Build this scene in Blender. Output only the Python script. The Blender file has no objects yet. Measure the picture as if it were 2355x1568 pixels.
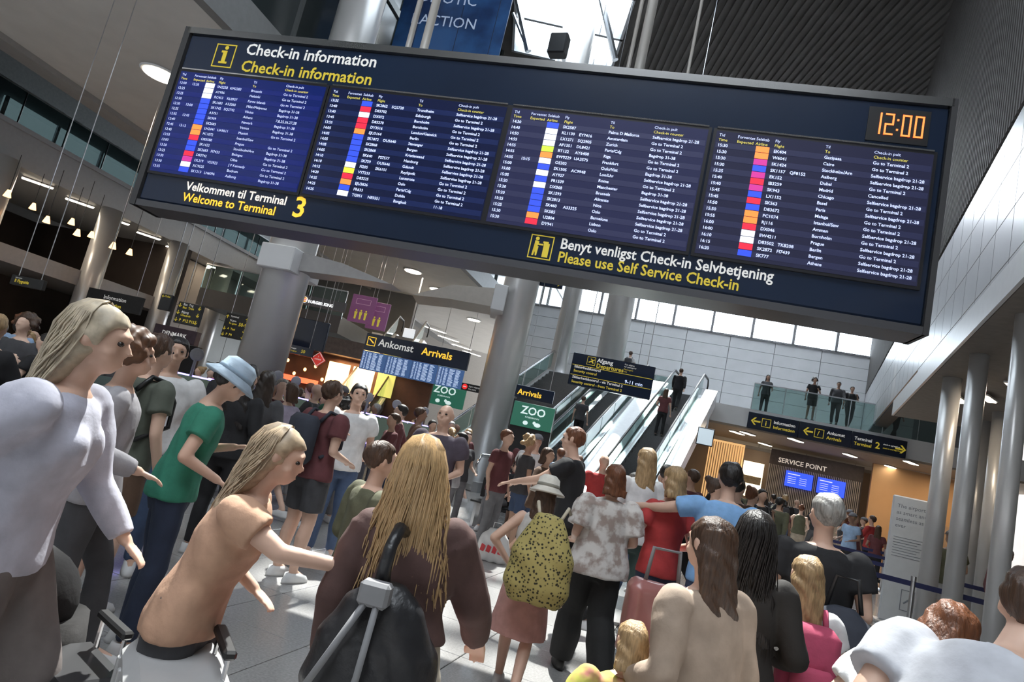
import bpy, bmesh, math, random
import numpy as np
from mathutils import Vector, Matrix, noise
random.seed(7)
S = bpy.context.scene
R_ = math.radians
# ------------------------------------------------------------------ camera, world, sun, skylights
CAM_H = 1.6; FPX = 1500.0; ROLL = R_(12.7); PITCH = R_(8.5)
r0 = Vector((1, 0, 0)); fw = Vector((0, math.cos(PITCH), math.sin(PITCH))); u0 = Vector((0, -math.sin(PITCH), math.cos(PITCH)))
cr = math.cos(ROLL) * r0 + math.sin(ROLL) * u0
cu = math.cos(ROLL) * u0 - math.sin(ROLL) * r0
cam_d = bpy.data.cameras.new('camera'); cam = bpy.data.objects.new('camera', cam_d)
S.collection.objects.link(cam); S.camera = cam
cam_d.sensor_width = 36; cam_d.lens = FPX * 36 / 2355; cam_d.clip_start = 0.05; cam_d.clip_end = 300
m = Matrix((cr, cu, -fw)).transposed().to_4x4(); m.translation = Vector((0, 0, CAM_H)); cam.matrix_world = m
w = bpy.data.worlds.new('world'); S.world = w; w.use_nodes = True
bg = w.node_tree.nodes['Background']; bg.inputs[0].default_value = (0.86, 0.93, 1.0, 1); bg.inputs[1].default_value = 8.0
sun_d = bpy.data.lights.new('sun', 'SUN'); sun = bpy.data.objects.new('sun', sun_d); S.collection.objects.link(sun)
sun_d.energy = 16; sun_d.angle = R_(1.2); sun_d.color = (1.0, 0.95, 0.87)
SUN_EL, SUN_YAW = R_(60), R_(-4)
sv = Vector((math.sin(SUN_YAW) * math.cos(SUN_EL), math.cos(SUN_YAW) * math.cos(SUN_EL), math.sin(SUN_EL)))
sun.rotation_euler = sv.to_track_quat('Z', 'Y').to_euler()
S.view_settings.view_transform = 'Standard'; S.view_settings.look = 'None'
S.view_settings.gamma = 1.0; S.view_settings.use_curve_mapping = False
S.view_settings.exposure = 0.0
C = S.collection
def ray(px, py):
    return (FPX * fw + (px - 1177.5) * cr - (py - 784) * cu).normalized()
def ground(px, py, z=0.0):
    v = ray(px, py); k = (z - CAM_H) / v.z
    return Vector((0, 0, CAM_H)) + v * k
def at_r(px, py, r):
    v = ray(px, py); return Vector((0, 0, CAM_H)) + v * (r / math.hypot(v.x, v.y))
# ------------------------------------------------------------------ materials
MATS = {}
def mat(name, col, rough=0.6, metal=0.0, emit=None, es=0.0, var=0.0, scale=8.0, bump=0.0, coat=0.0, spec=None, stretch=(1, 1, 1), trans=0.0, alpha=None):
    if name in MATS: return MATS[name]
    mt = bpy.data.materials.new(name); mt.use_nodes = True; nt = mt.node_tree; b = nt.nodes['Principled BSDF']
    b.inputs['Base Color'].default_value = (*col, 1); b.inputs['Roughness'].default_value = rough; b.inputs['Metallic'].default_value = metal
    if spec is not None: b.inputs['Specular IOR Level'].default_value = spec
    if coat: b.inputs['Coat Weight'].default_value = coat; b.inputs['Coat Roughness'].default_value = 0.05
    if emit: b.inputs['Emission Color'].default_value = (*emit, 1); b.inputs['Emission Strength'].default_value = es
    if var or bump:
        tc = nt.nodes.new('ShaderNodeTexCoord'); mp = nt.nodes.new('ShaderNodeMapping'); mp.inputs['Scale'].default_value = stretch
        n = nt.nodes.new('ShaderNodeTexNoise'); n.inputs['Scale'].default_value = scale; n.inputs['Detail'].default_value = 5
        nt.links.new(tc.outputs['Object'], mp.inputs[0]); nt.links.new(mp.outputs[0], n.inputs['Vector'])
        if var:
            cr_ = nt.nodes.new('ShaderNodeValToRGB')
            cr_.color_ramp.elements[0].position = .3; cr_.color_ramp.elements[1].position = .7
            cr_.color_ramp.elements[0].color = (*[max(0, c * (1 - var)) for c in col], 1); cr_.color_ramp.elements[1].color = (*[min(1, c * (1 + var)) for c in col], 1)
            nt.links.new(n.outputs['Fac'], cr_.inputs[0]); nt.links.new(cr_.outputs[0], b.inputs['Base Color'])
        if bump:
            bp = nt.nodes.new('ShaderNodeBump'); bp.inputs['Strength'].default_value = bump; bp.inputs['Distance'].default_value = 0.02
            nt.links.new(n.outputs['Fac'], bp.inputs['Height']); nt.links.new(bp.outputs[0], b.inputs['Normal'])
    MATS[name] = mt; return mt
def glass(name, tint=(0.75, 0.82, 0.8), refl=0.12, clear=0.85):
    mt = bpy.data.materials.new(name); mt.use_nodes = True; nt = mt.node_tree
    for n in list(nt.nodes): nt.nodes.remove(n)
    o = nt.nodes.new('ShaderNodeOutputMaterial'); t = nt.nodes.new('ShaderNodeBsdfTransparent'); t.inputs[0].default_value = (*[c * clear for c in tint], 1)
    g = nt.nodes.new('ShaderNodeBsdfGlossy'); g.inputs['Roughness'].default_value = .04; g.inputs[0].default_value = (.9, .95, .95, 1)
    lw = nt.nodes.new('ShaderNodeLayerWeight'); lw.inputs[0].default_value = .5; f = nt.nodes.new('ShaderNodeMath'); f.operation = 'POWER'; f.inputs[1].default_value = 4.0; nt.links.new(lw.outputs['Facing'], f.inputs[0])
    mx = nt.nodes.new('ShaderNodeMixShader'); a = nt.nodes.new('ShaderNodeMath'); a.operation = 'ADD'; a.inputs[1].default_value = refl; a.use_clamp = True
    nt.links.new(f.outputs[0], a.inputs[0]); nt.links.new(a.outputs[0], mx.inputs[0]); nt.links.new(t.outputs[0], mx.inputs[1]); nt.links.new(g.outputs[0], mx.inputs[2]); nt.links.new(mx.outputs[0], o.inputs[0])
    MATS[name] = mt; return mt
def pattern(name, c1, c2, kind='voronoi', scale=20, rough=.8, pos=.45):
    mt = bpy.data.materials.new(name); mt.use_nodes = True; nt = mt.node_tree; b = nt.nodes['Principled BSDF']; b.inputs['Roughness'].default_value = rough
    tc = nt.nodes.new('ShaderNodeTexCoord'); r = nt.nodes.new('ShaderNodeValToRGB')
    r.color_ramp.elements[0].color = (*c1, 1); r.color_ramp.elements[1].color = (*c2, 1); r.color_ramp.elements[0].position = pos - .08; r.color_ramp.elements[1].position = pos + .08
    if kind == 'voronoi':
        v = nt.nodes.new('ShaderNodeTexVoronoi'); v.inputs['Scale'].default_value = scale; nt.links.new(tc.outputs['Object'], v.inputs['Vector']); out = v.outputs['Distance']
    elif kind == 'noise':
        v = nt.nodes.new('ShaderNodeTexNoise'); v.inputs['Scale'].default_value = scale; v.inputs['Detail'].default_value = 6; nt.links.new(tc.outputs['Object'], v.inputs['Vector']); out = v.outputs['Fac']
    elif kind == 'stripe':
        v = nt.nodes.new('ShaderNodeTexWave'); v.inputs['Scale'].default_value = scale; v.inputs['Distortion'].default_value = .5; nt.links.new(tc.outputs['Object'], v.inputs['Vector']); out = v.outputs['Fac']; v.bands_direction = 'Z'
    nt.links.new(out, r.inputs[0]); nt.links.new(r.outputs[0], b.inputs['Base Color'])
    MATS[name] = mt; return mt
# ------------------------------------------------------------------ mesh builder
class MB:
    def __init__(s): s.v = []; s.f = []; s.mi = []; s.cur = 0
    def add(s, vs, fs):
        o = len(s.v); s.v += [tuple(p) for p in vs]; s.f += [tuple(i + o for i in f) for f in fs]; s.mi += [s.cur] * len(fs); return s
    def box(s, x0, x1, y0, y1, z0, z1):
        return s.add([(x0, y0, z0), (x1, y0, z0), (x1, y1, z0), (x0, y1, z0), (x0, y0, z1), (x1, y0, z1), (x1, y1, z1), (x0, y1, z1)],
                     [(0, 3, 2, 1), (4, 5, 6, 7), (0, 1, 5, 4), (1, 2, 6, 5), (2, 3, 7, 6), (3, 0, 4, 7)])
    def bev(s, x0, x1, y0, y1, z0, z1, b=.01):
        bm = bmesh.new(); bmesh.ops.create_cube(bm, size=1)
        for v in bm.verts: v.co = Vector(((x0 + x1) / 2 + v.co.x * (x1 - x0), (y0 + y1) / 2 + v.co.y * (y1 - y0), (z0 + z1) / 2 + v.co.z * (z1 - z0)))
        bmesh.ops.bevel(bm, geom=bm.edges[:], offset=b, segments=1, affect='EDGES'); bm.verts.index_update()
        s.add([v.co[:] for v in bm.verts], [tuple(v.index for v in f.verts) for f in bm.faces]); bm.free(); return s
    def prism(s, poly, y0, y1):            # polygon in (x, z) pushed from y0 to y1
        n = len(poly); vs = [(p[0], y0, p[1]) for p in poly] + [(p[0], y1, p[1]) for p in poly]
        return s.add(vs, [tuple(range(n)), tuple(range(2 * n - 1, n - 1, -1))] + [(i, i + n, (i + 1) % n + n, (i + 1) % n) for i in range(n)])
    def slab(s, poly, z0, z1):             # polygon in (x, y)
        n = len(poly); vs = [(p[0], p[1], z0) for p in poly] + [(p[0], p[1], z1) for p in poly]
        return s.add(vs, [tuple(range(n - 1, -1, -1)), tuple(range(n, 2 * n))] + [(i, (i + 1) % n, (i + 1) % n + n, i + n) for i in range(n)])
    def tube(s, pts, rad, n=10, ends=True):
        pts = [Vector(p) for p in pts]; rr = rad if isinstance(rad, (list, tuple)) else [rad] * len(pts)
        rings = []; prev = None
        for i, p in enumerate(pts):
            t = (pts[min(i + 1, len(pts) - 1)] - pts[max(i - 1, 0)]).normalized()
            if prev is None: a = t.orthogonal().normalized()
            else: a = (prev - t * prev.dot(t)).normalized()
            prev = a; b = t.cross(a)
            rings.append([p + (a * math.cos(2 * math.pi * k / n) + b * math.sin(2 * math.pi * k / n)) * rr[i] for k in range(n)])
        vs = [q for r in rings for q in r]; fs = []
        for i in range(len(pts) - 1):
            for k in range(n): fs.append((i * n + k, i * n + (k + 1) % n, (i + 1) * n + (k + 1) % n, (i + 1) * n + k))
        if ends: fs += [tuple(range(n - 1, -1, -1)), tuple(range((len(pts) - 1) * n, len(pts) * n))]
        return s.add(vs, fs)
    def capsule(s, a, b, ra, rb, n=10):
        s.tube([a, b], [ra, rb], n); s.ell(a, (ra, ra, ra), n, 6); return s.ell(b, (rb, rb, rb), n, 6)
    def ell(s, c, r, n=14, k=9, fn=None):
        vs = []; fs = []
        for j in range(1, k):
            ph = math.pi * j / k
            for i in range(n):
                th = 2 * math.pi * i / n; vs.append((c[0] + r[0] * math.sin(ph) * math.cos(th), c[1] + r[1] * math.sin(ph) * math.sin(th), c[2] + r[2] * math.cos(ph)))
        vs += [(c[0], c[1], c[2] + r[2]), (c[0], c[1], c[2] - r[2])]
        for j in range(k - 2):
            for i in range(n): fs.append((j * n + i, (j + 1) * n + i, (j + 1) * n + (i + 1) % n, j * n + (i + 1) % n))
        t = len(vs) - 2
        for i in range(n): fs.append((t, i, (i + 1) % n)); fs.append((t + 1, (k - 2) * n + (i + 1) % n, (k - 2) * n + i))
        if fn: vs = [fn(v) for v in vs]
        return s.add(vs, fs)
    def loft(s, rings, n=20, pw=1.0):      # rings (x, y, z, rx, ry)
        vs = []
        for (x, y, z, rx, ry) in rings:
            for i in range(n):
                t = 2 * math.pi * i / n; c_, s_ = math.cos(t), math.sin(t)
                vs.append((x + rx * math.copysign(abs(c_) ** pw, c_), y + ry * math.copysign(abs(s_) ** pw, s_), z))
        fs = []
        for j in range(len(rings) - 1):
            for i in range(n): fs.append((j * n + i, j * n + (i + 1) % n, (j + 1) * n + (i + 1) % n, (j + 1) * n + i))
        fs += [tuple(range(n - 1, -1, -1)), tuple(range((len(rings) - 1) * n, len(rings) * n))]
        return s.add(vs, fs)
    def text(s, t, x, z, size, y=0.0, bold=False, align='L', xs=1.0):
        wd = sum(glyph(c, bold)[2] for c in t) * size * xs
        if align == 'C': x -= wd / 2
        if align == 'R': x -= wd
        for c in t:
            gv, gf, ad = glyph(c, bold)
            s.add([(x + p[0] * size * xs, y, z + p[1] * size) for p in gv], gf); x += ad * size * xs
        return x
    def mesh(s, name, mats, smooth=False):
        me = bpy.data.meshes.new(name); me.from_pydata(s.v, [], s.f)
        for q in (mats if isinstance(mats, (list, tuple)) else [mats]): me.materials.append(q)
        if any(s.mi): me.polygons.foreach_set('material_index', s.mi)
        if smooth: me.polygons.foreach_set('use_smooth', [True] * len(s.f))
        me.update(); return me
    def build(s, name, mats, parent=None, smooth=False):
        return link(name, s.mesh(name, mats, smooth), parent)
def link(name, me, parent=None):
    o = bpy.data.objects.new(name, me); C.objects.link(o)
    if parent is not None: o.parent = parent
    return o
_G = {}
FONT = None
def glyph(c, bold=False):
    key = (c, bold)
    if key in _G: return _G[key]
    def mk(t):
        cu_ = bpy.data.curves.new('t', 'FONT'); cu_.body = t; cu_.size = 1; cu_.resolution_u = 2; cu_.offset = 0.018 if bold else 0.0; cu_.fill_mode = 'FRONT'
        if FONT: cu_.font = FONT
        o = bpy.data.objects.new('t', cu_); C.objects.link(o); bpy.context.view_layer.update()
        me = bpy.data.meshes.new_from_object(o); vs = [(v.co.x, v.co.y) for v in me.vertices]; fs = [tuple(p.vertices) for p in me.polygons]
        bpy.data.objects.remove(o); bpy.data.curves.remove(cu_); bpy.data.meshes.remove(me); return vs, fs
    vs, fs = mk(c)
    a = mk('H' + c + 'H')[0]; b = mk('HH')[0]
    ad = (max(v[0] for v in a) - min(v[0] for v in a)) - (max(v[0] for v in b) - min(v[0] for v in b))
    _G[key] = (vs, fs, ad); return _G[key]
def thing(name, label, cat, loc=(0, 0, 0), yaw=0, group=None, kind=None):
    o = bpy.data.objects.new(name, None); C.objects.link(o); o.empty_display_size = .1
    o.location = loc; o.rotation_euler = (0, 0, -R_(yaw)); tag(o, label, cat, group, kind); return o
def tag(o, label=None, cat=None, group=None, kind=None):
    if label: o['label'] = label
    if cat: o['category'] = cat
    if group: o['group'] = group
    if kind: o['kind'] = kind
    return o
def struct(name, loc=(0, 0, 0), yaw=0, label=None):
    o = bpy.data.objects.new(name, None); C.objects.link(o); o.location = loc; o.rotation_euler = (0, 0, -R_(yaw)); o['kind'] = 'structure'
    if label: o['label'] = label
    return o
def place(o, loc, yaw=0):
    o.location = loc; o.rotation_euler = (0, 0, -R_(yaw)); return o
#==STRUCTURE==
concrete = mat('beige_plaster', (.60, .57, .53), .75, var=.05, scale=1.5)
white_pl = mat('white_plaster', (.66, .66, .66), .6, var=.04, scale=1.2)
dark_roof = mat('dark_roof', (.075, .07, .067), .7, var=.15, scale=2)
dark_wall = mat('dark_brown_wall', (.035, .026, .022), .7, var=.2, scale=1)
steel = mat('brushed_steel', (.62, .63, .65), .28, 1.0)
chrome = mat('chrome', (.8, .8, .82), .12, 1.0)
col_mat = mat('column_enamel', (.66, .65, .64), .32, .35, var=.03, scale=2)
tile_m = mat('polished_floor_tile', (.30, .295, .29), .22, var=.14, scale=60, coat=.25)
joint_m = mat('tile_joint', (.09, .088, .085), .8, var=.1)
alum = mat('aluminium_panel', (.40, .41, .42), .30, .45, var=.05, scale=1.2)
slate = mat('grey_wall_panel', (.44, .455, .47), .55, var=.05, scale=1.5)
black = mat('black_plastic', (.012, .012, .013), .4, var=.1)
g_bal = glass('balustrade_glass', (.72, .84, .82), .06, .86)
g_dark = glass('smoked_glass', (.30, .36, .36), .08, .8)
g_win = glass('window_glass', (.95, .98, 1), .03, .97)
lamp_w = mat('warm_lamp', (1, .9, .75), .5, emit=(1, .86, .66), es=14)
lamp_s = mat('soft_lamp', (1, .9, .75), .5, emit=(1, .88, .70), es=9)
sign_navy = mat('sign_navy', (.009, .016, .036), .16, var=.1, scale=1, coat=.3)
txt_w = mat('sign_white', (.6, .6, .58), .5, emit=(.9, .9, .88), es=.36)
txt_y = mat('sign_yellow', (.5, .40, .03), .5, emit=(.8, .62, .06), es=.33)
txt_o = mat('sign_amber', (.85, .52, .04), .5, emit=(1, .58, .05), es=.8)
# floor: joints below, tiles as pieces
fl = struct('floor', (0, 0, 0), 20)
MB().slab([(-40, -10), (50, -10), (50, 75), (-40, 75)], -.3, -.012).build('screed', joint_m, fl)
TS = .8
tm = MB().bev(-TS / 2 + .004, TS / 2 - .004, -TS / 2 + .004, TS / 2 - .004, -.012, 0, .003).mesh('tile', tile_m)
rest = MB(); cand = []
for i in range(-36, 45):
    for j in range(-6, 70):
        x, y = (i + .5) * TS, (j + .5) * TS
        a = R_(-20); X = x * math.cos(a) - y * math.sin(a); Y = x * math.sin(a) + y * math.cos(a)
        if Y < -3: 
            rest.box(x - TS / 2 + .004, x + TS / 2 - .004, y - TS / 2 + .004, y + TS / 2 - .004, -.012, 0); continue
        inview = Y > 1.3 and abs(X) < Y * .95 + .8
        cand.append((math.hypot(X, Y) + (0 if inview else 100), x, y))
cand.sort()
for k, (d, x, y) in enumerate(cand):
    if k < 290:
        o = link('tile', tm, fl); o.location = (x, y, 0)
    else: rest.box(x - TS / 2 + .004, x + TS / 2 - .004, y - TS / 2 + .004, y + TS / 2 - .004, -.012, 0)
tag(rest.build('tile_field', tile_m, fl), kind='stuff')
# ---- right wall
RW = struct('wall_right', (5.6, 7.1, 0), 26)
MB().box(.06, .5, -6, 27, 5.2, 7.5).box(.06, .5, -6, 8.6, 4.5, 5.2).build('backing', mat('panel_joint_dark', (.06, .06, .06), .7, var=.1), RW)
pm = MB().bev(0, .05, .008, .942, .006, .744, .004).mesh('panel', alum)
for i in range(-3, 28):
    for j in range(4):
        if i > 8 and j == 0: continue
        o = link('panel', pm, RW); o.location = (0, i * .95, 4.5 + j * .75)
MB().box(-.35, .6, -6, 8.9, 4.42, 4.5).box(-.37, -.33, -6, 8.9, 4.14, 4.5).build('fascia', mat('fascia_metal', (.62, .62, .62), .35, .3, var=.03), RW)
MB().box(-.32, 9, -6, 8.9, 4.14, 4.2).build('soffit', mat('brown_soffit', (.20, .17, .145), .7, var=.1), RW)
rb = MB()
for i in range(210): rb.box(-.02, .03, -6 + i * .16, -6 + i * .16 + .08, 7.55, 17)
rb.box(.03, .3, -6, 27, 7.5, 17)
tag(rb.build('ribbed_cladding', dark_roof, RW), kind='stuff')
MB().box(8.6, 9, -8, 62, 0, 17).build('inner_wall', mat('inner_wall_taupe', (.15, .125, .11), .6, var=.12, scale=.8), RW)
# ---- back wall with clerestory
BW = struct('wall_back', (9.8, 33.5, 0), 17)
MB().box(-9.7, 14, .06, .5, 3.8, 9.35).box(-9.7, 14, .0, .5, 11.25, 17).box(-9.9, -9.7, 0, 1, 0, 17).build('backing', mat('wall_joint', (.2, .2, .21), .7, var=.05), BW)
MB().box(-9.7, 10, 0, .3, 0, 3.8).build('ground_wall', mat('ground_wall_brown', (.16, .12, .09), .6, var=.15, scale=.6), BW)
bpm = MB().bev(.012, 2.188, 0, .06, .008, .592, .004).mesh('panel', slate)
for i in range(9):
    for j in range(9):
        o = link('panel', bpm, BW); o.location = (-9.7 + i * 2.2, 0, 3.95 + j * .6)
CW = struct('window_1', (9.8, 33.5, 0), 17)
fr = MB().box(-9.7, 10, -.05, .35, 9.33, 9.42).box(-9.7, 10, -.02, .3, 11.2, 11.28).box(-9.7, 10, .1, .16, 10.72, 10.76)
for i in range(0, 11):
    fr.box(-9.7 + i * 2 - .06, -9.7 + i * 2 + .06, -.12, .3, 9.4, 11.25)
fr.build('window_frame', mat('window_frame_grey', (.18, .18, .19), .5, .3, var=.05), CW)
pn = MB().box(.02, .48, .12, .13, 0, 1.8).mesh('pane', g_win)
for i in range(39):
    o = link('pane', pn, CW); o.location = (-9.7 + i * .5, 0, 9.42)
bl = MB()
for i in range(10):
    bl.box(-9.6 + i * 2, -7.8 + i * 2, .2, .21, 10.76, 11.2)
bl.build('blind', glass('blind_fabric', (.8, .82, .85), .02, .2), CW)
# ---- mezzanine slab at the back
ME = struct('floor_mezzanine', (12.5, 25.4, 0), 17, 'pale mezzanine slab at the back of the hall')
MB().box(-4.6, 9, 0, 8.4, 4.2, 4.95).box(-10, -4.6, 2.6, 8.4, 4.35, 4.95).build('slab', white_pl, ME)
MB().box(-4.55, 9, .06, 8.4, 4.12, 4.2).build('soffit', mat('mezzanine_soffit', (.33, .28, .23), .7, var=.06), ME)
MB().box(-4.3, -3.2, 7.3, 7.4, 4.95, 6.8).build('wood_door_panel', mat('light_wood', (.42, .29, .17), .5, var=.15, scale=4, stretch=(1, 1, 6)), ME)
# balustrade things
def balustrade(label, loc, yaw, x0, x1, z, h=1.05, step=1.2, gmat=None, group=None, along='x'):
    t = thing('glass_balustrade', label, 'balustrade', loc, yaw, group)
    n = max(1, int(round(abs(x1 - x0) / step))); dx = (x1 - x0) / n
    if along == 'x':
        pm_ = MB().box(.01, dx - .01, -.006, .006, 0, h).mesh('glass_pane', gmat or g_bal)
        for i in range(n): o = link('glass_pane', pm_, t); o.location = (x0 + i * dx, 0, z)
        MB().box(x0, x1, -.03, .03, z + h, z + h + .045).build('handrail', steel, t)
        p_ = MB().box(-.012, .012, .01, .05, -.1, h).mesh('post', steel)
        for i in range(n + 1): o = link('post', p_, t); o.location = (x0 + i * dx, 0, z)
    else:
        pm_ = MB().box(-.006, .006, .01, dx - .01, 0, h).mesh('glass_pane', gmat or g_bal)
        for i in range(n): o = link('glass_pane', pm_, t); o.location = (0, x0 + i * dx, z)
        MB().box(-.03, .03, x0, x1, z + h, z + h + .045).build('handrail', steel, t)
        p_ = MB().box(-.05, -.01, -.012, .012, -.1, h).mesh('post', steel)
        for i in range(n + 1): o = link('post', p_, t); o.location = (0, x0 + i * dx, z)
    return t
balustrade('glass balustrade along the mezzanine edge above the hanging signs', (12.5, 25.4, 0), 17, -2.6, 4.6, 4.95)
balustrade('glass balustrade on the landing behind the departures sign', (12.5, 25.4, 0), 17, -10, -5.6, 4.95)
bpy.context.view_layer.update()
bpy.data.objects['glass_balustrade.001'].location += Vector((math.sin(R_(17)) * 2.7, math.cos(R_(17)) * 2.7, 0))
# ---- left facade
LF = struct('wall_left', (-15.8, 18.5, 0), 13)
fas = mat('grey_fascia', (.36, .38, .41), .4, .35, var=.04)
MB().box(-.3, 0, -16, 30, 6.6, 7.45).box(-6, -.3, -16, 30, 6.35, 6.6).box(-.34, .06, -16, 30, 6.35, 6.62).box(-.3, .1, -16, 30, 7.36, 7.5).build('fascia', fas, LF)
MB().box(-8, 0, -16, 8.4, 3.5, 4.02).build('slab', mat('grey_band', (.40, .39, .39), .5, .1, var=.05), LF)
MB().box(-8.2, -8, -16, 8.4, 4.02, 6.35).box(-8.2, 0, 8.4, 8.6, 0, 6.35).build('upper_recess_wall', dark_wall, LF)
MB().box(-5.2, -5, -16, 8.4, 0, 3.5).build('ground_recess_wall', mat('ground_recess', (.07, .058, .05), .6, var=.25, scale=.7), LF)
beig = mat('beige_wall_panel', (.42, .37, .33), .6, var=.06, scale=.8); grn = mat('grey_green_panel', (.22, .23, .22), .45, var=.12, scale=.9)
pb = MB().bev(0, .1, .01, 1.15, .01, 2.1, .006)
pbm = pb.mesh('panel', beig); pgm = pb.mesh('panel', grn)
for i in range(14):
    for j in range(3):
        o = link('panel', pbm if i < 3 or i in (8, 9) else pgm, LF); o.location = (-1.6, 8.6 + i * 1.16, j * 2.11)
MB().box(-2, -1.6, 8.5, 26, 0, 6.4).build('backing', joint_m, LF)
MB().box(-9, -1.0, -16, 30, 7.4, 7.48).build('terrace_floor', fas, LF)
MB().box(-9.2, -9, -16, 56, 7.4, 17).build('upper_wall', mat('upper_wall_grey', (.22, .24, .25), .5, var=.1), LF)
balustrade('tall glass balustrade on the upper gallery at far left', (-15.8, 18.5, 0), 13, -6, 22, 7.5, 1.0, 1.6, g_dark, along='y')
# upper windows seen through glass, left
WL = struct('window_2', (-15.8, 18.5, 0), 13)
MB().box(-8.9, -8.8, 6, 52, 7.9, 11).build('pane', mat('bright_left_window', (.8, .85, .9), .3, emit=(.85, .93, 1), es=1.6), WL)
wf = MB()
for i in range(19): wf.box(-8.8, -8.7, 6 + i * 2.5, 6.12 + i * 2.5, 7.9, 11)
wf.build('window_frame', fas, WL)
def downlight(label, p, w_=.3, l_=.3, yaw=0, mt=None, power=0, group=None, rnd=True):
    t = thing('ceiling_light', label, 'light', p, yaw, group)
    if rnd:
        MB().loft([(0, 0, -.03, w_, w_), (0, 0, .0, w_ * 1.08, w_ * 1.08)], 20).build('trim_ring', white_pl, t)
        MB().loft([(0, 0, -.045, w_ * .88, w_ * .88), (0, 0, -.025, w_ * .9, w_ * .9)], 20).build('diffuser', mt or lamp_w, t)
    else:
        MB().box(-w_ - .02, w_ + .02, -l_ - .02, l_ + .02, -.03, 0).build('housing', white_pl, t)
        MB().box(-w_, w_, -l_, l_, -.045, -.028).build('diffuser', mt or lamp_w, t)
    if power:
        ld = bpy.data.lights.new('lamp', 'AREA'); ld.energy = power; ld.size = w_ * 1.5; ld.color = (1, .82, .62); lo = bpy.data.objects.new('lamp', ld); C.objects.link(lo); lo.parent = t; lo.location = (0, 0, -.07)
    return t
for i, s_ in enumerate((.35, 2.0, 3.65, 5.3, 6.95, 8.6, 11.3)):
    a = R_(13); x, y = -.75, s_
    downlight('warm rectangular light under the left gallery edge, %s' % ('nearest the left picture edge', 'left of the first tall column', 'by the first tall column', 'between the first and second tall columns', 'by the second tall column', 'right of the second tall column', 'farthest, by the concrete wall panels')[i],
              (-15.8 + x * math.cos(a) + y * math.sin(a), 18.5 - x * math.sin(a) + y * math.cos(a), 6.34), .13, .42, 13 + 38, lamp_w, 30 if i in (1, 3, 5) else 0, 'lights under the left gallery edge', False)
# columns
def column(label, x, y, r, z0, z1, capz=None, group=None):
    t = thing('column', label, 'column', (x, y, z0), 0, group)
    MB().loft([(0, 0, 0, r, r), (0, 0, z1 - z0, r, r)], 40).build('shaft', col_mat, t, True)
    MB().loft([(0, 0, 0, r + .04, r + .04), (0, 0, .12, r + .04, r + .04)], 40).build('base_ring', steel, t)
    return t
a = R_(13)
for s_, lb in ((.2, 'round grey column of the left gallery, cut by the left picture edge'), (4.2, 'round grey column of the left gallery, first whole one from the left'), (7.7, 'round grey column of the left gallery, second whole one from the left'), (10.7, 'round grey column in front of the concrete wall panels')):
    x = .1; column(lb, -15.8 + x * math.cos(a) + s_ * math.sin(a), 18.5 - x * math.sin(a) + s_ * math.cos(a), .36, 0, 6.4)
column('thick pale column with a box capital, left of centre', -5.12, 14.0, .5, 0, 17)
column('thick shiny central column rising past the board', -.1, 20.0, .55, 0, 17)
column('upper column standing on the landing behind the departures sign', 4.4, 28.6, .6, 4.95, 17)
column('slim pale column behind the upper column', 2.3, 29.8, .42, 4.95, 17)
a = R_(26)
for s_, lb in ((3.6, 'pale round column on the right beside the white notice totem'), (1.75, 'pale round column on the right, second from the picture edge'), (-.35, 'pale round column on the right picture edge')):
    x = -.05; cr2 = {3.6: .135, 1.75: .115, -.35: .095}[s_]; column(lb, 5.6 + x * math.cos(a) + s_ * math.sin(a), 7.1 - x * math.sin(a) + s_ * math.cos(a), cr2, 0, 4.14)
for s_, lb in ((6.2, 'thin square-shouldered column near the right queue'), (7.6, 'thin column farther along the right aisle')):
    x = 1.2; column(lb, 5.6 + x * math.cos(a) + s_ * math.sin(a), 7.1 - x * math.sin(a) + s_ * math.cos(a), .16, 0, 4.14)
# ---- bridge soffit (ceiling)
def off(p, yaw, s, n=0): a_ = R_(yaw); return (p[0] + s * math.sin(a_) + n * math.cos(a_), p[1] + s * math.cos(a_) - n * math.sin(a_))
L2a = off((-6.7, 11.2), 15.3, -14); L2b = off((-6.7, 11.2), 15.3, 46)
L1a = off((-12.2, 16.5), 12.5, -20); L1b = off((-12.2, 16.5), 12.5, 36)
L0a = off((-13.4, 18.2), 12, -22); L0b = off((-13.4, 18.2), 12, 36)
CE = struct('ceiling_bridge', (0, 0, 0), 0)
MB().slab([L1a, L2a, L2b, L1b], 8.0, 8.5).build('soffit', concrete, CE)
e0 = MB(); e0.add([(*L0a, 8.22), (*L1a, 7.86), (*L1b, 7.86), (*L0b, 8.22), (*L0a, 8.7), (*L1a, 8.7), (*L1b, 8.7), (*L0b, 8.7)], [(0, 1, 2, 3), (4, 7, 6, 5), (0, 4, 5, 1), (1, 5, 6, 2), (2, 6, 7, 3), (3, 7, 4, 0)])
e0.build('edge_beam', mat('edge_beam_grey', (.30, .29, .28), .6, var=.05), CE)
e1 = MB().slab([L2a, off(L2a, 15.3, 0, .22), off(L2b, 15.3, 0, .22), L2b], 7.9, 8.7); e1.build('edge_trim', mat('edge_trim', (.22, .22, .22), .5, .2, var=.05), CE)
LP = [((370, 170), 'large glowing downlight beside the left end of the board', .42), ((885, 572), 'oval ceiling downlight nearest below the board', .42), ((950, 623), 'oval ceiling downlight, second in the diagonal row', .42), ((1006, 665), 'oval ceiling downlight, third in the diagonal row', .42), ((1090, 735), 'oval ceiling downlight beside the central column', .42)]
for (p, lb, r_) in LP:
    g_ = ground(p[0], p[1], 7.98); downlight(lb, g_, r_, r_, 0, lamp_w, 60, 'round downlights in the bridge soffit')
for i, p in enumerate(((1220, 833), (1240, 847), (1255, 861))):
    downlight('small downlight right of the central column, %s' % ('upper', 'middle', 'lower')[i], ground(*p, 7.98), .6, .6, 0, lamp_w, 0, 'round downlights in the bridge soffit')
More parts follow.
